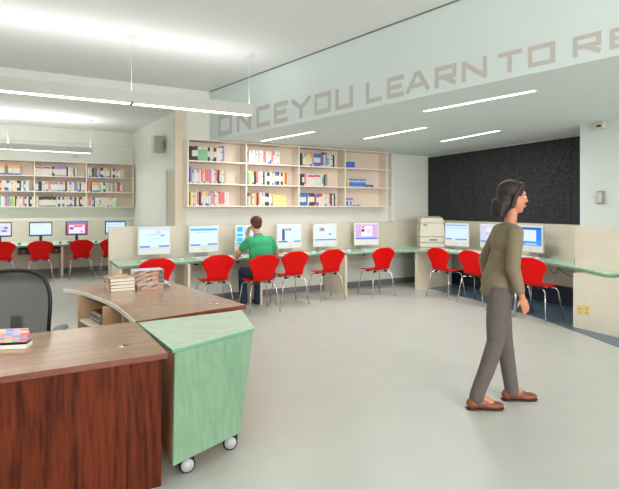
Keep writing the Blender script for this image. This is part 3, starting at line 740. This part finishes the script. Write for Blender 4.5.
nt.links.new(sx_.outputs['X'], cx_.inputs['X']); nt.links.new(sx_.outputs['Z'], cx_.inputs['Y']); nt.links.new(cx_.outputs[0], vor.inputs['Vector'])
rp = nt.nodes.new('ShaderNodeValToRGB'); rp.color_ramp.interpolation = 'CONSTANT'
cols = [(232, 96, 110), (240, 150, 110), (186, 204, 120), (90, 160, 214), (226, 150, 180), (236, 120, 100), (190, 180, 210), (204, 214, 140)]
cols = [tuple(int(v*.8+225*.2) for v in c) for c in cols]
rp.color_ramp.elements[0].color = lin(cols[0]); rp.color_ramp.elements[1].color = lin(cols[1]); rp.color_ramp.elements[1].position = .125
for i in range(2, 8):
    e = rp.color_ramp.elements.new(i/8); e.color = lin(cols[i])
nt.links.new(vor.outputs['Value'], rp.inputs['Fac']); nt.links.new(rp.outputs['Color'], bN.inputs['Base Color'])
MB().box(-.32, 0, 0, .09, 0, .022, M_pages).build('pages', t)
MB().box(-.32, -.004, .004, .085, .0225, .036, M_black).build('binding', t)
MB().add([(-.32, .0, .037), (0, .0, .037), (0, .03, .108), (-.32, .03, .108), (-.32, .085, .037), (0, .085, .037)], [(0, 1, 2, 3), (3, 2, 5, 4), (1, 5, 2), (0, 3, 4), (0, 4, 5, 1)], M_cal).build('cover', t)

# ------------------------------------------------------------ green cart
T1, T2, T3, T4 = PZ(137.6, 322.4, .72), PZ(172.6, 349.8, .72), PZ(254.5, 328, .72), PZ(242, 309.9, .72)
B2, B3 = Vector((-.762, 2.76)), Vector((-.4546, 3.165))
b0_ = T2
t = thing('rolling_cabinet', 'green stained rolling cabinet on casters beside the front desk', 'cabinet', V3(T2))
R_ = lambda P, z: (P.x-b0_.x, P.y-b0_.y, z)
top = [T1, T2, T3, T4]
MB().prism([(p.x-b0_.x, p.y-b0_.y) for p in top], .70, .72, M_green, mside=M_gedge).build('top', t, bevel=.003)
ctr = sum(top, Vector((0, 0)))/4
tt = [p+(ctr-p)*.035 for p in top]
B1 = Vector((-1.13, 3.46)); B4 = Vector((-.62, 3.80))
bb = [B1, B2, B3, B4]
vs = [R_(p, .108) for p in bb]+[R_(p, .699) for p in tt]
mb = MB(); mb.add(vs, [(0, 3, 2, 1), (4, 5, 6, 7)], M_oran); mb.add(vs, [(0, 1, 5, 4), (3, 0, 4, 7), (2, 3, 7, 6)], M_oran)
mb.build('body', t)
nf = Vector((B3.y-B2.y, -(B3.x-B2.x))).normalized()*.018
vs = [R_(B2+nf, .10), R_(B3+nf, .10), R_(tt[2]+nf*.6, .699), R_(tt[1]+nf*.6, .699), R_(B2+nf*.05, .10), R_(B3+nf*.05, .10), R_(tt[2]+nf*.05, .699), R_(tt[1]+nf*.05, .699)]
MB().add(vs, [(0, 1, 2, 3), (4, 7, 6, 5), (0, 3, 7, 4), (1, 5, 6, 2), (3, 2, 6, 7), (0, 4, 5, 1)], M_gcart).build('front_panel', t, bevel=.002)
def caster(P, a, z0=0):
    Q = P-b0_; X = Matrix.Translation((Q.x, Q.y, 0)) @ Matrix.Rotation(a, 4, 'Z')
    w = MB(X).disc((0, 0, .046), .046, .024, M_black, 'y', 24).disc((0, 0, .046), .037, .034, mat('grey_wheel_disc', (190, 192, 194), .4), 'y', 24).build('caster', t)
    MB(X).box(-.02, .02, -.016, .016, .085, .112, M_black).box(-.012, .05, .018, .022, .04, .09, M_black).build('fork', w)
caster(Vector((-.705, 2.875)), .5); caster(Vector((-.50, 3.15)), .3); caster(Vector((-1.08, 3.42)), .9); caster(Vector((-.64, 3.70)), .2)

# ------------------------------------------------------------ curved table
z = .73
cur = [PZ(63.5, 288.5, z), PZ(77.4, 290.6, z), PZ(88, 293.4, z), PZ(98.8, 297.3, z), PZ(107, 300.4, z), PZ(114.3, 304.2, z), PZ(120.5, 308.4, z), PZ(126.5, 313, z), PZ(131, 317, z), PZ(135.5, 321, z)]
C_ = PZ(246, 304.7, z); D_ = PZ(170, 281.6, z); E_ = PZ(118, 281.5, z); E2 = PZ(90, 284.8, z)
TB = cur[-1]; tp = cur+[TB+Vector((.02, .0)), C_, D_, E_, E2]
t = thing('curved_table', 'wooden table with a concave cream edge behind the front desk', 'table', V3(TB))
L2 = lambda P: [(p.x-TB.x, p.y-TB.y) for p in P]
MB().prism(L2(tp), .695, .73, M_wtop, mside=M_wedge).build('tabletop', t, bevel=.002)
# cream edge band following the curve
outer = cur; inner = []
vs = []; fs = []
for i, p in enumerate(cur):
    q = cur[min(i+1, len(cur)-1)]-cur[max(i-1, 0)]; n = Vector((q.y, -q.x)).normalized()
    if n.dot(Vector((0, -1))) < 0 and n.dot(Vector((-1, 0))) < 0: n = -n
    n = -Vector((abs(q.y), abs(q.x))).normalized()
    a = p-TB; b = a+n*.007
    vs += [(a.x, a.y, .698), (b.x, b.y, .698), (b.x, b.y, .728), (a.x, a.y, .7305)]
for i in range(len(cur)-1):
    o = i*4
    for k in range(4): fs.append((o+k, o+(k+1) % 4, o+4+(k+1) % 4, o+4+k))
fs += [(0, 1, 2, 3), (len(vs)-4, len(vs)-1, len(vs)-2, len(vs)-3)]
MB().add(vs, fs, M_lamin).build('edge_band', t)
# shelving underneath
def pan(p, q, th, z0, z1, m, nm):
    p = p-TB; q = q-TB; d = (q-p).normalized(); n = Vector((-d.y, d.x))*th
    MB().prism([tuple(p), tuple(q), tuple(q+n), tuple(p+n)], z0, z1, m).build(nm, t)
S1 = Vector((U(78)*4.72, 4.72)); S2 = Vector((U(103)*4.18, 4.18)); S3 = Vector((U(122.5)*3.82, 3.82))
dv = Vector((.62, .42))
M_in = mat('tan_cabinet_interior', (206, 168, 128), .5, noise=.04, nscale=6)
pan(S1, S1+dv*.45, .02, 0, .694, M_in, 'side_panel'); pan(S2, S2+dv*.5, .02, 0, .694, M_in, 'divider'); pan(S3, S3+dv*.5, .02, 0, .694, M_in, 'divider')
pan(S1+dv*.45, S2+dv*.45, .02, 0, .694, M_in, 'back_panel'); pan(S2+dv*.45, S3+dv*.45, .02, 0, .694, M_in, 'back_panel')
for a_, b_, zz in ((S1, S2, .45), (S2, S3, .42), (S1, S2, .06), (S2, S3, .06)):
    P = [a_+dv*.02, b_+dv*.02, b_+dv*.44, a_+dv*.44]
    MB().prism(L2(P), zz, zz+.02, M_case).build('shelf', t)
Q = C_+Vector((-.12, .1)); 
MB().prism(L2([TB+Vector((.1, .16)), C_+Vector((-.12, -.02)), C_+Vector((-.135, 0)), TB+Vector((.085, .18))]), 0, .694, M_oran).build('front_panel', t)
MB().prism(L2([C_+Vector((-.14, .0)), C_+Vector((-.12, .0)), D_+Vector((-.02, -.1)), D_+Vector((-.04, -.1))]), 0, .694, M_oran).build('end_panel', t)
grommet(PZ(214.5, 303.5, .73), 'round metal cable grommet near the right corner of the curved table', a=2.0)
# magazines on the shelf
cols = [(70, 60, 60), (150, 110, 90), (90, 90, 110), (190, 170, 150), (60, 50, 50), (160, 150, 150), (120, 60, 50)]
mp_ = S1+(S2-S1)*.42+dv*.1
for k in range(7):
    o = MB().box(-.15, .13, 0, .28*.9, 0, .014, mat('magazine_%d' % k, cols[k], .4)).box(-.148, .128, -.001, .0, .002, .012, mat('magazine_edge_%d' % (k % 3), [(150, 140, 130), (90, 70, 70), (190, 184, 176)][k % 3], .6)).build('magazine', loc=V3(mp_+Vector((random.uniform(-.01, .01), 0)), .4705+k*.0145), rz=math.atan2((S2-S1).y, (S2-S1).x)+random.uniform(-.06, .06))
    tag(o, 'magazine %s in the pile under the curved table' % ['at the bottom', 'second from bottom', 'third from bottom', 'in the middle', 'third from top', 'second from top', 'on top'][k], 'magazine', 'magazines under the curved table')

# ------------------------------------------------------------ book stacks on the curved table
def cover_mat(name, cols, sc=(9, 9, 30)):
    m = bpy.data.materials.new(name); m.use_nodes = True; nt = m.node_tree; b = nt.nodes['Principled BSDF']
    tc = nt.nodes.new('ShaderNodeTexCoord'); mp = nt.nodes.new('ShaderNodeMapping'); mp.inputs['Scale'].default_value = sc
    v = nt.nodes.new('ShaderNodeTexVoronoi'); v.inputs['Scale'].default_value = 2.2; v.inputs['Randomness'].default_value = .9
    r = nt.nodes.new('ShaderNodeValToRGB'); r.color_ramp.interpolation = 'CONSTANT'
    s = nt.nodes.new('ShaderNodeSeparateColor')
    nt.links.new(tc.outputs['Object'], mp.inputs[0]); nt.links.new(mp.outputs[0], v.inputs['Vector']); nt.links.new(v.outputs['Color'], s.inputs[0]); nt.links.new(s.outputs[0], r.inputs[0])
    r.color_ramp.elements[0].color = lin(cols[0]); r.color_ramp.elements[1].color = lin(cols[1]); r.color_ramp.elements[1].position = 1/len(cols)
    for i in range(2, len(cols)):
        e = r.color_ramp.elements.new(i/len(cols)); e.color = lin(cols[i])
    nt.links.new(r.outputs[0], b.inputs['Base Color']); b.inputs['Roughness'].default_value = .25
    return m
CV1 = cover_mat('photo_cover', [(186, 126, 86), (150, 80, 48), (210, 168, 124), (30, 26, 26), (60, 44, 38), (40, 96, 40), (216, 196, 170)], (9, 9, 22))
CV2 = cover_mat('photo_cover_tan', [(214, 180, 140), (200, 160, 110), (226, 204, 170), (180, 140, 96), (100, 110, 60)], (5, 5, 20))
CV3 = mat('pale_blue_cover', (214, 222, 236), .3)
def flatbook(P, z, w, d, h, a, spine_side, cm, top, lab, lie=0):
    t = thing('hardback_book', lab, 'book', V3(P, z), a, 'books stacked on the curved table')
    c = .003
    MB().box(0, w, 0, d, 0, c, cm).build('cover', t); MB().box(0, w, 0, d, h-c, h, top).build('cover', t)
    if spine_side == 'front':
        MB().box(0, w, -.003, .003, 0, h, cm).build('spine', t); MB().box(.004, w-.004, .003, d-.005, c, h-c, M_pages).build('pages', t)
    else:
        MB().box(-.003, .003, 0, d, 0, h, cm).build('spine', t); MB().box(.003, w-.005, .004, d-.004, c, h-c, M_pages).build('pages', t)
    return t
z = .7305; P = PZ(110.2, 292.3, .73)
lb = ['at the bottom of the left stack', 'second from bottom of the left stack', 'third from bottom of the left stack', 'on top of the left stack']
for k in range(4):
    o = flatbook(P+Vector((random.uniform(-.006, .006), random.uniform(-.006, .006))), z, .225, .33, .030, 33*DEG+random.uniform(-.04, .04), 'left', CV1, CV2 if k == 3 else CV1, 'white paged book with photo cover '+lb[k]); z += .0305
P = PZ(137.5, 289.6, .73); z = .7305
flatbook(P, z, .31, .22, .042, 26*DEG, 'front', CV1, CV3, 'photo covered book at the bottom of the right stack'); z += .0425
P2 = P+Vector((-.07, .06))
for k, l in enumerate(('second from bottom', 'third from bottom', 'on top')):
    flatbook(P2+Vector((random.uniform(-.008, .008), .006*k)), z, .295, .21, .041, (24+2*k)*DEG, 'front', CV1, CV3 if k == 2 else CV1, 'photo covered book, %s of the right stack' % l); z += .0415

# ------------------------------------------------------------ office chair
P = Vector((-2.17, 3.66))
t = thing('office_chair', 'black mesh office chair behind the front desk', 'chair', V3(P), 12*DEG)
fp = []
for k in range(25):
    an = math.pi*k/24; x = .25*math.copysign(abs(math.cos(an))**.62, math.cos(an)); zz = .80+.262*abs(math.sin(an))**.8
    fp.append((x, -.0+.02*(zz-.5), zz))
fp = [(.225, .03, .47)]+[(.24, 0.0, .62)]+fp+[(-.24, 0, .62), (-.225, .03, .47)]
MB().tube(fp+[fp[0]], .014, M_black, 8).build('back_frame', t)
M_mesh = mat('black_mesh_fabric', (92, 92, 94), .7, alpha=.82)
vs = []; n = 14
rows = [(.47, .22), (.6, .235), (.75, .245), (.85, .25), (.93, .24), (.99, .215), (1.03, .17), (1.055, .09)]
for zz, hw in rows:
    for k in range(n+1):
        s = -1+2*k/n; vs.append((s*hw, .02*(zz-.5)+.045*(1-s*s), zz))
fs = [(i*(n+1)+k, i*(n+1)+k+1, (i+1)*(n+1)+k+1, (i+1)*(n+1)+k) for i in range(len(rows)-1) for k in range(n)]
MB().add(vs, fs, M_mesh, True).build('mesh_back', t, fixn=False)
MB().box(-.25, .25, -.46, .03, .42, .48, M_black).build('seat', t, bevel=.02)
MB().box(-.04, .04, .05, .09, .38, .72, M_black).build('back_support', t, bevel=.01)
M_pad = mat('grey_arm_pad', (120, 120, 124), .6)
for sx in (-1, 1):
    MB().tube([(sx*.2, -.15, .43), (sx*.33, -.15, .45), (sx*.345, -.15, .64)], .015, M_black, 8).build('arm_post', t)
    MB().ell((sx*.36, -.16, .655), (.045, .13, .018), M_pad).build('arm_pad', t)
MB().tube([(0, -.2, .08), (0, -.2, .42)], .03, M_black, 12).build('gas_lift', t)
for k in range(5):
    an = 2*math.pi*k/5+.3; cx, cy = .3*math.cos(an), -.2+.3*math.sin(an)
    MB().tube([(0, -.2, .11), (cx, cy, .075)], .025, M_black, 8, r2=.016).build('base_arm', t)
    MB().disc((cx, cy, .03), .03, .04, M_black, 'y', 16).build('caster', t)

# ------------------------------------------------------------ wall fittings
S = PL(164.5, aL, dC)
a_c = math.atan2(dC.y, dC.x)
t = thing('wall_speaker', 'beige loudspeaker high on the alcove side wall', 'speaker', V3(S, 2.70), a_c)
sgn = 1 if Vector((-math.sin(a_c), math.cos(a_c))).dot(nC) > 0 else -1
MB().box(-.12, .12, min(sgn*.06, sgn*.25), max(sgn*.06, sgn*.25), 0, .36, M_beigep).build('cabinet', t, bevel=.012)
MB().box(-.03, .03, min(0, sgn*.07), max(0, sgn*.07), .12, .24, M_beigep).build('bracket', t)
MB().box(-.105, .105, min(sgn*.25, sgn*.256), max(sgn*.25, sgn*.256), .02, .34, M_white2).build('grille', t)
S = PL(155.5, aL, dC)
t = thing('wall_sensor', 'small beige sensor box beside the wall speaker', 'sensor', V3(S, 2.78), a_c)
MB().box(-.05, .05, min(0, sgn*.08), max(0, sgn*.08), 0, .24, M_beigep).build('housing', t, bevel=.01)
MB().box(-.03, .03, min(sgn*.08, sgn*.085), max(sgn*.08, sgn*.085), .03, .1, M_white2).build('lens', t)
# column fittings
def onR(px, pt): return PL(px, pt, dR)
S = onR(602, c0); zz = EYE+(HY-125)*S.y/F
t = thing('emergency_light', 'beige emergency light unit high on the white column', 'emergency light', V3(S, zz-.07), aR)
MB().box(-.055, .055, -.06, 0, .02, .11, M_beigep).build('housing', t, bevel=.006)
MB().ell((-.04, -.08, .135), (.028, .03, .028), M_white2).build('lamp_head', t); MB().ell((.04, -.08, .135), (.028, .03, .028), M_white2).build('lamp_head', t)
MB().box(-.03, .03, -.065, -.06, .04, .07, M_dgrey).build('label_plate', t)
S = onR(601.5, c0); zz = EYE+(HY-197.5)*S.y/F
t = thing('thermostat', 'grey metallic thermostat on the white column', 'thermostat', V3(S, zz-.085), aR)
MB().box(-.05, .05, -.03, 0, 0, .17, mat('grey_bronze_case', (150, 142, 130), .4, metal=.3)).build('case', t, bevel=.008)
MB().box(-.035, .025, -.034, -.03, .02, .15, mat('pale_case_front', (200, 196, 186), .4)).build('faceplate', t)
for px, nm in ((580, 'left'), (587.3, 'right')):
    S = onR(px, x0); zz = EYE-(314.8-HY)*S.y/F
    t = thing('outlet_plate', 'yellowish outlet plate on the beige box, %s one' % nm, 'outlet', V3(S, zz), aR, 'outlet plates on the beige box')
    MB().box(-.042, .042, -.007, 0, 0, .125, mat('ivory_plate', (222, 204, 140), .4)).build('plate', t, bevel=.002)
    for k in (.032, .078): MB().box(-.016, .016, -.009, -.007, k-.012, k+.014, mat('ivory_socket', (190, 168, 104), .5)).build('socket', t)
S = PB(75.5, CL-.001); t = MB().tube([(-.06, -.01, .03), (-.05, -.03, 0), (.05, -.03, 0), (.06, -.01, .03), (.06, 0, .04)], .008, M_alu, 6).build('wall_hook', loc=V3(S, EYE+(HY-156.5)*S.y/F), rz=aB)
tag(t, 'small metal hook on the alcove wall above the bookcase', 'hook')

# ------------------------------------------------------------ people
M_skin = mat('skin', (214, 158, 130), .5); M_skin2 = mat('skin_tan', (196, 128, 98), .5)
M_hairm = mat('brown_hair', (84, 44, 28), .7, noise=.25, nscale=60); M_hairw = mat('dark_hair', (36, 24, 24), .6, noise=.3, nscale=50)
M_shirt = mat('green_shirt', (52, 164, 112), .8, noise=.06, nscale=9, bump=.25); M_jean = mat('blue_denim', (32, 44, 72), .8, noise=.15, nscale=30)
M_jack = mat('olive_brown_cardigan', (124, 112, 88), .85, noise=.1, nscale=14, bump=.3); M_trou = mat('charcoal_brown_trousers', (98, 88, 86), .85, noise=.08, nscale=12, bump=.2)
M_shoe = mat('brown_leather', (126, 72, 44), .4); M_sole = mat('dark_sole', (50, 36, 30), .6); M_sneak = mat('dark_sneaker', (50, 52, 60), .5)
M_lip = mat('lips', (170, 80, 72), .5); M_eye = mat('eye_white', (236, 232, 226), .2); M_iris = mat('iris', (50, 34, 24), .2)
def fuse(o, vox, sm=4):
    r = o.modifiers.new('r', 'REMESH'); r.mode = 'VOXEL'; r.voxel_size = vox; r.use_smooth_shade = True
    s = o.modifiers.new('s', 'SMOOTH'); s.factor = .5; s.iterations = sm
    return o
def head(mb, c, m, a=0, tilt=0):     # facing local +x, c = centre of skull; a yaw
    R3 = Matrix.Rotation(a, 3, 'Z') @ Matrix.Rotation(tilt, 3, 'Y'); c = Vector(c)
    P = lambda x, y, z: c+R3 @ Vector((x, y, z))
    mb.ell(P(-.012, 0, .025), (.096, .076, .092), m, R3); mb.ell(P(.03, 0, -.035), (.062, .060, .088), m, R3)
    mb.ell(P(.055, 0, -.098), (.026, .028, .022), m, R3)               # chin
    mb.ell(P(.052, 0, .03), (.042, .058, .03), m, R3)                  # brow
    mb.limb([tuple(P(.09, 0, .012))+(.008,), tuple(P(.104, 0, -.026))+(.011,)], m, 8)   # nose
    for s in (-1, 1):
        mb.ell(P(.066, s*.033, -.03), (.024, .022, .022), m, R3)
        mb.ell(P(-.004, s*.077, -.01), (.018, .009, .03), m, R3)       # ear
    mb.ell(P(.086, 0, -.064), (.014, .024, .012), m, R3)
    return P, R3
def face(P, R3, body):
    for s in (-1, 1):
        MB().ell(P(.080, s*.031, .004), (.012, .012, .007), M_eye, R3, 12, 8).ell(P(.089, s*.031, .004), (.0055, .007, .006), M_iris, R3, 10, 6).build('eye', body)
        MB().ell(P(.093, s*.032, .026), (.006, .018, .004), M_hairw, R3, 10, 6).build('eyebrow', body)
    MB().ell(P(.098, 0, -.064), (.005, .021, .0045), M_lip, R3, 12, 6).build('lips', body)
def hand(mb, w, d, up, m, side, curl=.5, sc=1.0):
    """w wrist, d direction of fingers, up = back-of-hand normal, side = +1/-1 thumb side"""
    w = Vector(w); d = Vector(d).normalized(); up = Vector(up); up = (up-d*up.dot(d)).normalized(); l = d.cross(up)*side
    R3 = Matrix((d, l, up)).transposed()
    mb.ell(w+d*.045*sc, (.05*sc, .038*sc, .016*sc), m, R3)
    for k, (ln, off) in enumerate(((.072, .028), (.08, .0095), (.075, -.0095), (.06, -.027))):
        a = w+d*.08*sc+l*off*sc; e = d; pts = [tuple(a-d*.02*sc)+(.0095*sc,)]; q = a
        for j in range(3):
            an = curl*(j+.6)*.55; dd = (d*math.cos(an)-up*math.sin(an)); q = q+dd*ln*sc/3; pts.append(tuple(q)+((.009-.001*j)*sc,))
        mb.limb(pts, m, 8)
    a = w+d*.02*sc+l*.025*sc; b = a+(d*.6+l*.75-up*.2).normalized()*.035*sc; c = b+(d*.9+l*.2-up*.3).normalized()*.03*sc
    mb.limb([tuple(a)+(.013*sc,), tuple(b)+(.011*sc,), tuple(c)+(.008*sc,)], m, 8)

# ---- seated man, local x forward
aN = math.atan2(nB.y, nB.x)
mo = Vector((-.795, 7.40))+dB*.11
t = thing('person', 'person in green polo shirt and jeans seated at a computer, back turned', 'person', V3(mo), aN)
mb = MB(); hc = (.21, .02, 1.275)
mb.limb([(.0, 0, .55, .12), (.03, 0, .70, .12), (.09, 0, .95, .13), (.13, 0, 1.06, .08), (.165, .01, 1.13, .055), (.2, .02, 1.2, .054)], M_skin)
P_, R_3 = head(mb, hc, M_skin, .12, .12)
LA = [(.11, .175, 1.045, .055), (.24, .27, .86, .045), (.37, .26, .775, .040)]
mb.limb(LA+[(.33, .17, .93, .034), (.30, .115, 1.09, .026)], M_skin)
hand(mb, (.30, .115, 1.09), (-.0, -.12, 1), (.9, .3, 0), M_skin, 1, .6)
RA = [(.11, -.175, 1.045, .055), (.16, -.30, .86, .045), (.25, -.345, .79, .040), (.42, -.28, .775, .028)]
mb.limb(RA, M_skin); hand(mb, (.42, -.28, .775), (1, .25, -.03), (0, 0, 1), M_skin, 1, .4)
for s in (-1, 1): mb.limb([(.0, s*.1, .53, .06), (.42, s*.13, .535, .04), (.45, s*.12, .12, .03), (.52, s*.12, .06, .03)], M_skin)
body = fuse(mb.build('body', t), .008, 3)
face(P_, R_3, body)
hr = MB(); c = Vector(hc)
hr.ell(P_(-.02, 0, .036), (.104, .09, .092), M_hairm, R_3); hr.ell(P_(-.045, 0, -.02), (.062, .072, .06), M_hairm, R_3)
fuse(hr.build('hair', body), .006, 2)
sh = MB()
sh.limb([(-.0, 0, .56, .148), (.03, 0, .70, .14), (.07, 0, .86, .145)], M_shirt)
sh.ell((.0, 0, .55), (.14, .185, .09), M_shirt); sh.ell((.02, 0, .68), (.14, .185, .2), M_shirt); sh.ell((.055, 0, .85), (.138, .195, .2), M_shirt); sh.ell((.08, 0, .96), (.135, .205, .13), M_shirt)
sh.ell((.10, 0, 1.03), (.1, .19, .075), M_shirt); sh.limb([(.12, 0, 1.05, .085), (.15, .005, 1.085, .066)], M_shirt)
sh.limb([(.11, .165, 1.03, .072), (.19, .235, .92, .064)], M_shirt); sh.limb([(.11, -.165, 1.03, .072), (.14, -.25, .91, .064)], M_shirt)
fuse(sh.build('polo_shirt', body), .009, 4)
co = MB(); co.tube([(.16+.062*math.cos(a), .006+.062*math.sin(a), 1.112-.02*math.cos(a)) for a in [k*math.pi/8 for k in range(17)]], .011, M_shirt, 8).build('collar', body)
je = MB()
for s in (-1, 1): je.limb([(-.02, s*.09, .535, .108), (.2, s*.12, .545, .088), (.43, s*.14, .54, .074), (.46, s*.13, .3, .066), (.45, s*.12, .07, .064)], M_jean)
je.ell((-.01, 0, .54), (.13, .17, .09), M_jean); fuse(je.build('jeans', body), .009, 3)
for s in (-1, 1):
    b = MB(); b.ell((.46, s*.12, .055), (.06, .045, .055), M_sneak); b.ell((.56, s*.13, .035), (.09, .046, .035), M_sneak); b.ell((.52, s*.125, .014), (.14, .05, .014), M_white2); fuse(b.build('shoe', body), .006, 2)

# ---- walking woman, local x forward
wo = Vector((1.50, 3.87))
t = thing('person', 'person in olive cardigan and dark trousers walking across the open floor', 'person', V3(wo), 0)
mb = MB(); m = M_skin2; hc = (.075, 0, 1.605)
mb.limb([(-.04, 0, .95, .07), (-.015, 0, 1.08, .07), (.02, 0, 1.25, .075), (.045, 0, 1.36, .05), (.055, 0, 1.42, .046), (.065, 0, 1.50, .045)], m)
P_, R_3 = head(mb, hc, m, -.12, .06)
NA = [(.03, -.155, 1.335, .038), (-.01, -.215, 1.08, .034), (.055, -.215, .865, .022)]
mb.limb(NA, m); hand(mb, (.055, -.215, .865), (.32, .0, -1), (.1, -1, 0), m, 1, .55, .86)
FA = [(.03, .155, 1.335, .038), (-.07, .215, 1.10, .034), (-.02, .215, .885, .022)]
mb.limb(FA, m); hand(mb, (-.02, .215, .885), (.3, 0, -1), (.1, 1, 0), m, -1, .55, .86)
NL = [(-.05, -.07, .90, .065), (-.085, -.07, .50, .052), (-.235, -.085, .115, .032)]
FLg = [(-.03, .07, .90, .065), (.035, .075, .49, .052), (.10, .085, .10, .032)]
mb.limb(NL, m); mb.limb(FLg, m)
mb.limb([NL[2], (-.13, -.09, .045, .03)], m); mb.limb([FLg[2], (.2, .09, .035, .028)], m)
body = fuse(mb.build('body', t), .006, 2)
face(P_, R_3, body)
hr = MB(); m = M_hairw
hr.ell(P_(-.022, 0, .042), (.104, .088, .092), m, R_3); hr.ell(P_(-.06, 0, -.04), (.068, .084, .09), m, R_3); hr.ell(P_(-.085, 0, -.085), (.06, .075, .075), m, R_3)
hr.limb([tuple(P_(-.09, -.05, -.06))+(.035,), tuple(P_(-.10, -.055, -.15))+(.022,)], m); hr.limb([tuple(P_(-.09, .05, -.06))+(.035,), tuple(P_(-.10, .055, -.15))+(.022,)], m)
hr.limb([tuple(P_(-.11, 0, -.06))+(.05,), tuple(P_(-.13, 0, -.16))+(.025,)], m)
hr.limb([tuple(P_(.045, -.05, .088))+(.024,), tuple(P_(-.0, -.082, .02))+(.018,), tuple(P_(-.02, -.084, -.07))+(.02,)], m)
hr.limb([tuple(P_(.045, .05, .088))+(.024,), tuple(P_(-.0, .082, .02))+(.018,), tuple(P_(-.02, .084, -.07))+(.02,)], m)
hr.limb([tuple(P_(.05, -.04, .095))+(.02,), tuple(P_(.06, 0, .1))+(.02,), tuple(P_(.05, .04, .095))+(.02,)], m)
fuse(hr.build('hair', body), .006, 2)
ja = MB(); m = M_jack
ja.ell((.02, 0, 1.26), (.112, .155, .15), m); ja.ell((-.005, 0, 1.1), (.105, .135, .15), m); ja.ell((-.02, 0, 1.03), (.115, .145, .12), m); ja.ell((-.035, 0, .95), (.13, .17, .14), m); ja.ell((-.045, 0, .88), (.125, .17, .07), m)
ja.ell((.03, 0, 1.34), (.075, .165, .055), m); ja.limb([(.035, 0, 1.33, .075), (.045, 0, 1.37, .06)], m)
ja.limb([(.03, -.155, 1.335, .06), (-.01, -.21, 1.08, .05), (.035, -.215, .92, .04)], m); ja.limb([(.03, .155, 1.335, .06), (-.07, .21, 1.10, .05), (-.035, .215, .94, .04)], m)
fuse(ja.build('cardigan', body), .008, 4)
tr = MB(); m = M_trou
tr.ell((-.04, 0, .9), (.11, .155, .09), m)
tr.limb([(-.05, -.08, .88, .095), (-.075, -.075, .68, .082), (-.085, -.07, .50, .066), (-.155, -.08, .30, .06), (-.225, -.085, .13, .054), (-.235, -.085, .085, .056)], m)
tr.limb([(-.03, .08, .88, .095), (.01, .078, .68, .082), (.035, .075, .49, .066), (.065, .08, .30, .06), (.095, .085, .11, .054), (.1, .085, .075, .056)], m)
fuse(tr.build('trousers', body), .008, 3)
for (hx, hy, pitch, fd) in ((-.245, -.09, 0, 1), (.09, .09, 0, 1)):
    b = MB(); b.ell((hx-.02, hy, .045), (.05, .037, .045), M_shoe); b.ell((hx+.05, hy, .046), (.08, .038, .042), M_shoe); b.ell((hx+.13, hy, .03), (.085, .044, .03), M_shoe)
    b.ell((hx+.03, hy, .07), (.045, .034, .035), M_shoe)
    o = fuse(b.build('shoe', body), .005, 2)
    s_ = MB(); pts = [(hx-.07, hy-.02), (hx-.04, hy-.038), (hx+.05, hy-.036), (hx+.13, hy-.046), (hx+.19, hy-.035), (hx+.217, hy), (hx+.19, hy+.035), (hx+.13, hy+.046), (hx+.05, hy+.036), (hx-.04, hy+.038), (hx-.07, hy+.02)]
    s_.prism(pts, 0, .012, M_sole).build('sole', o)
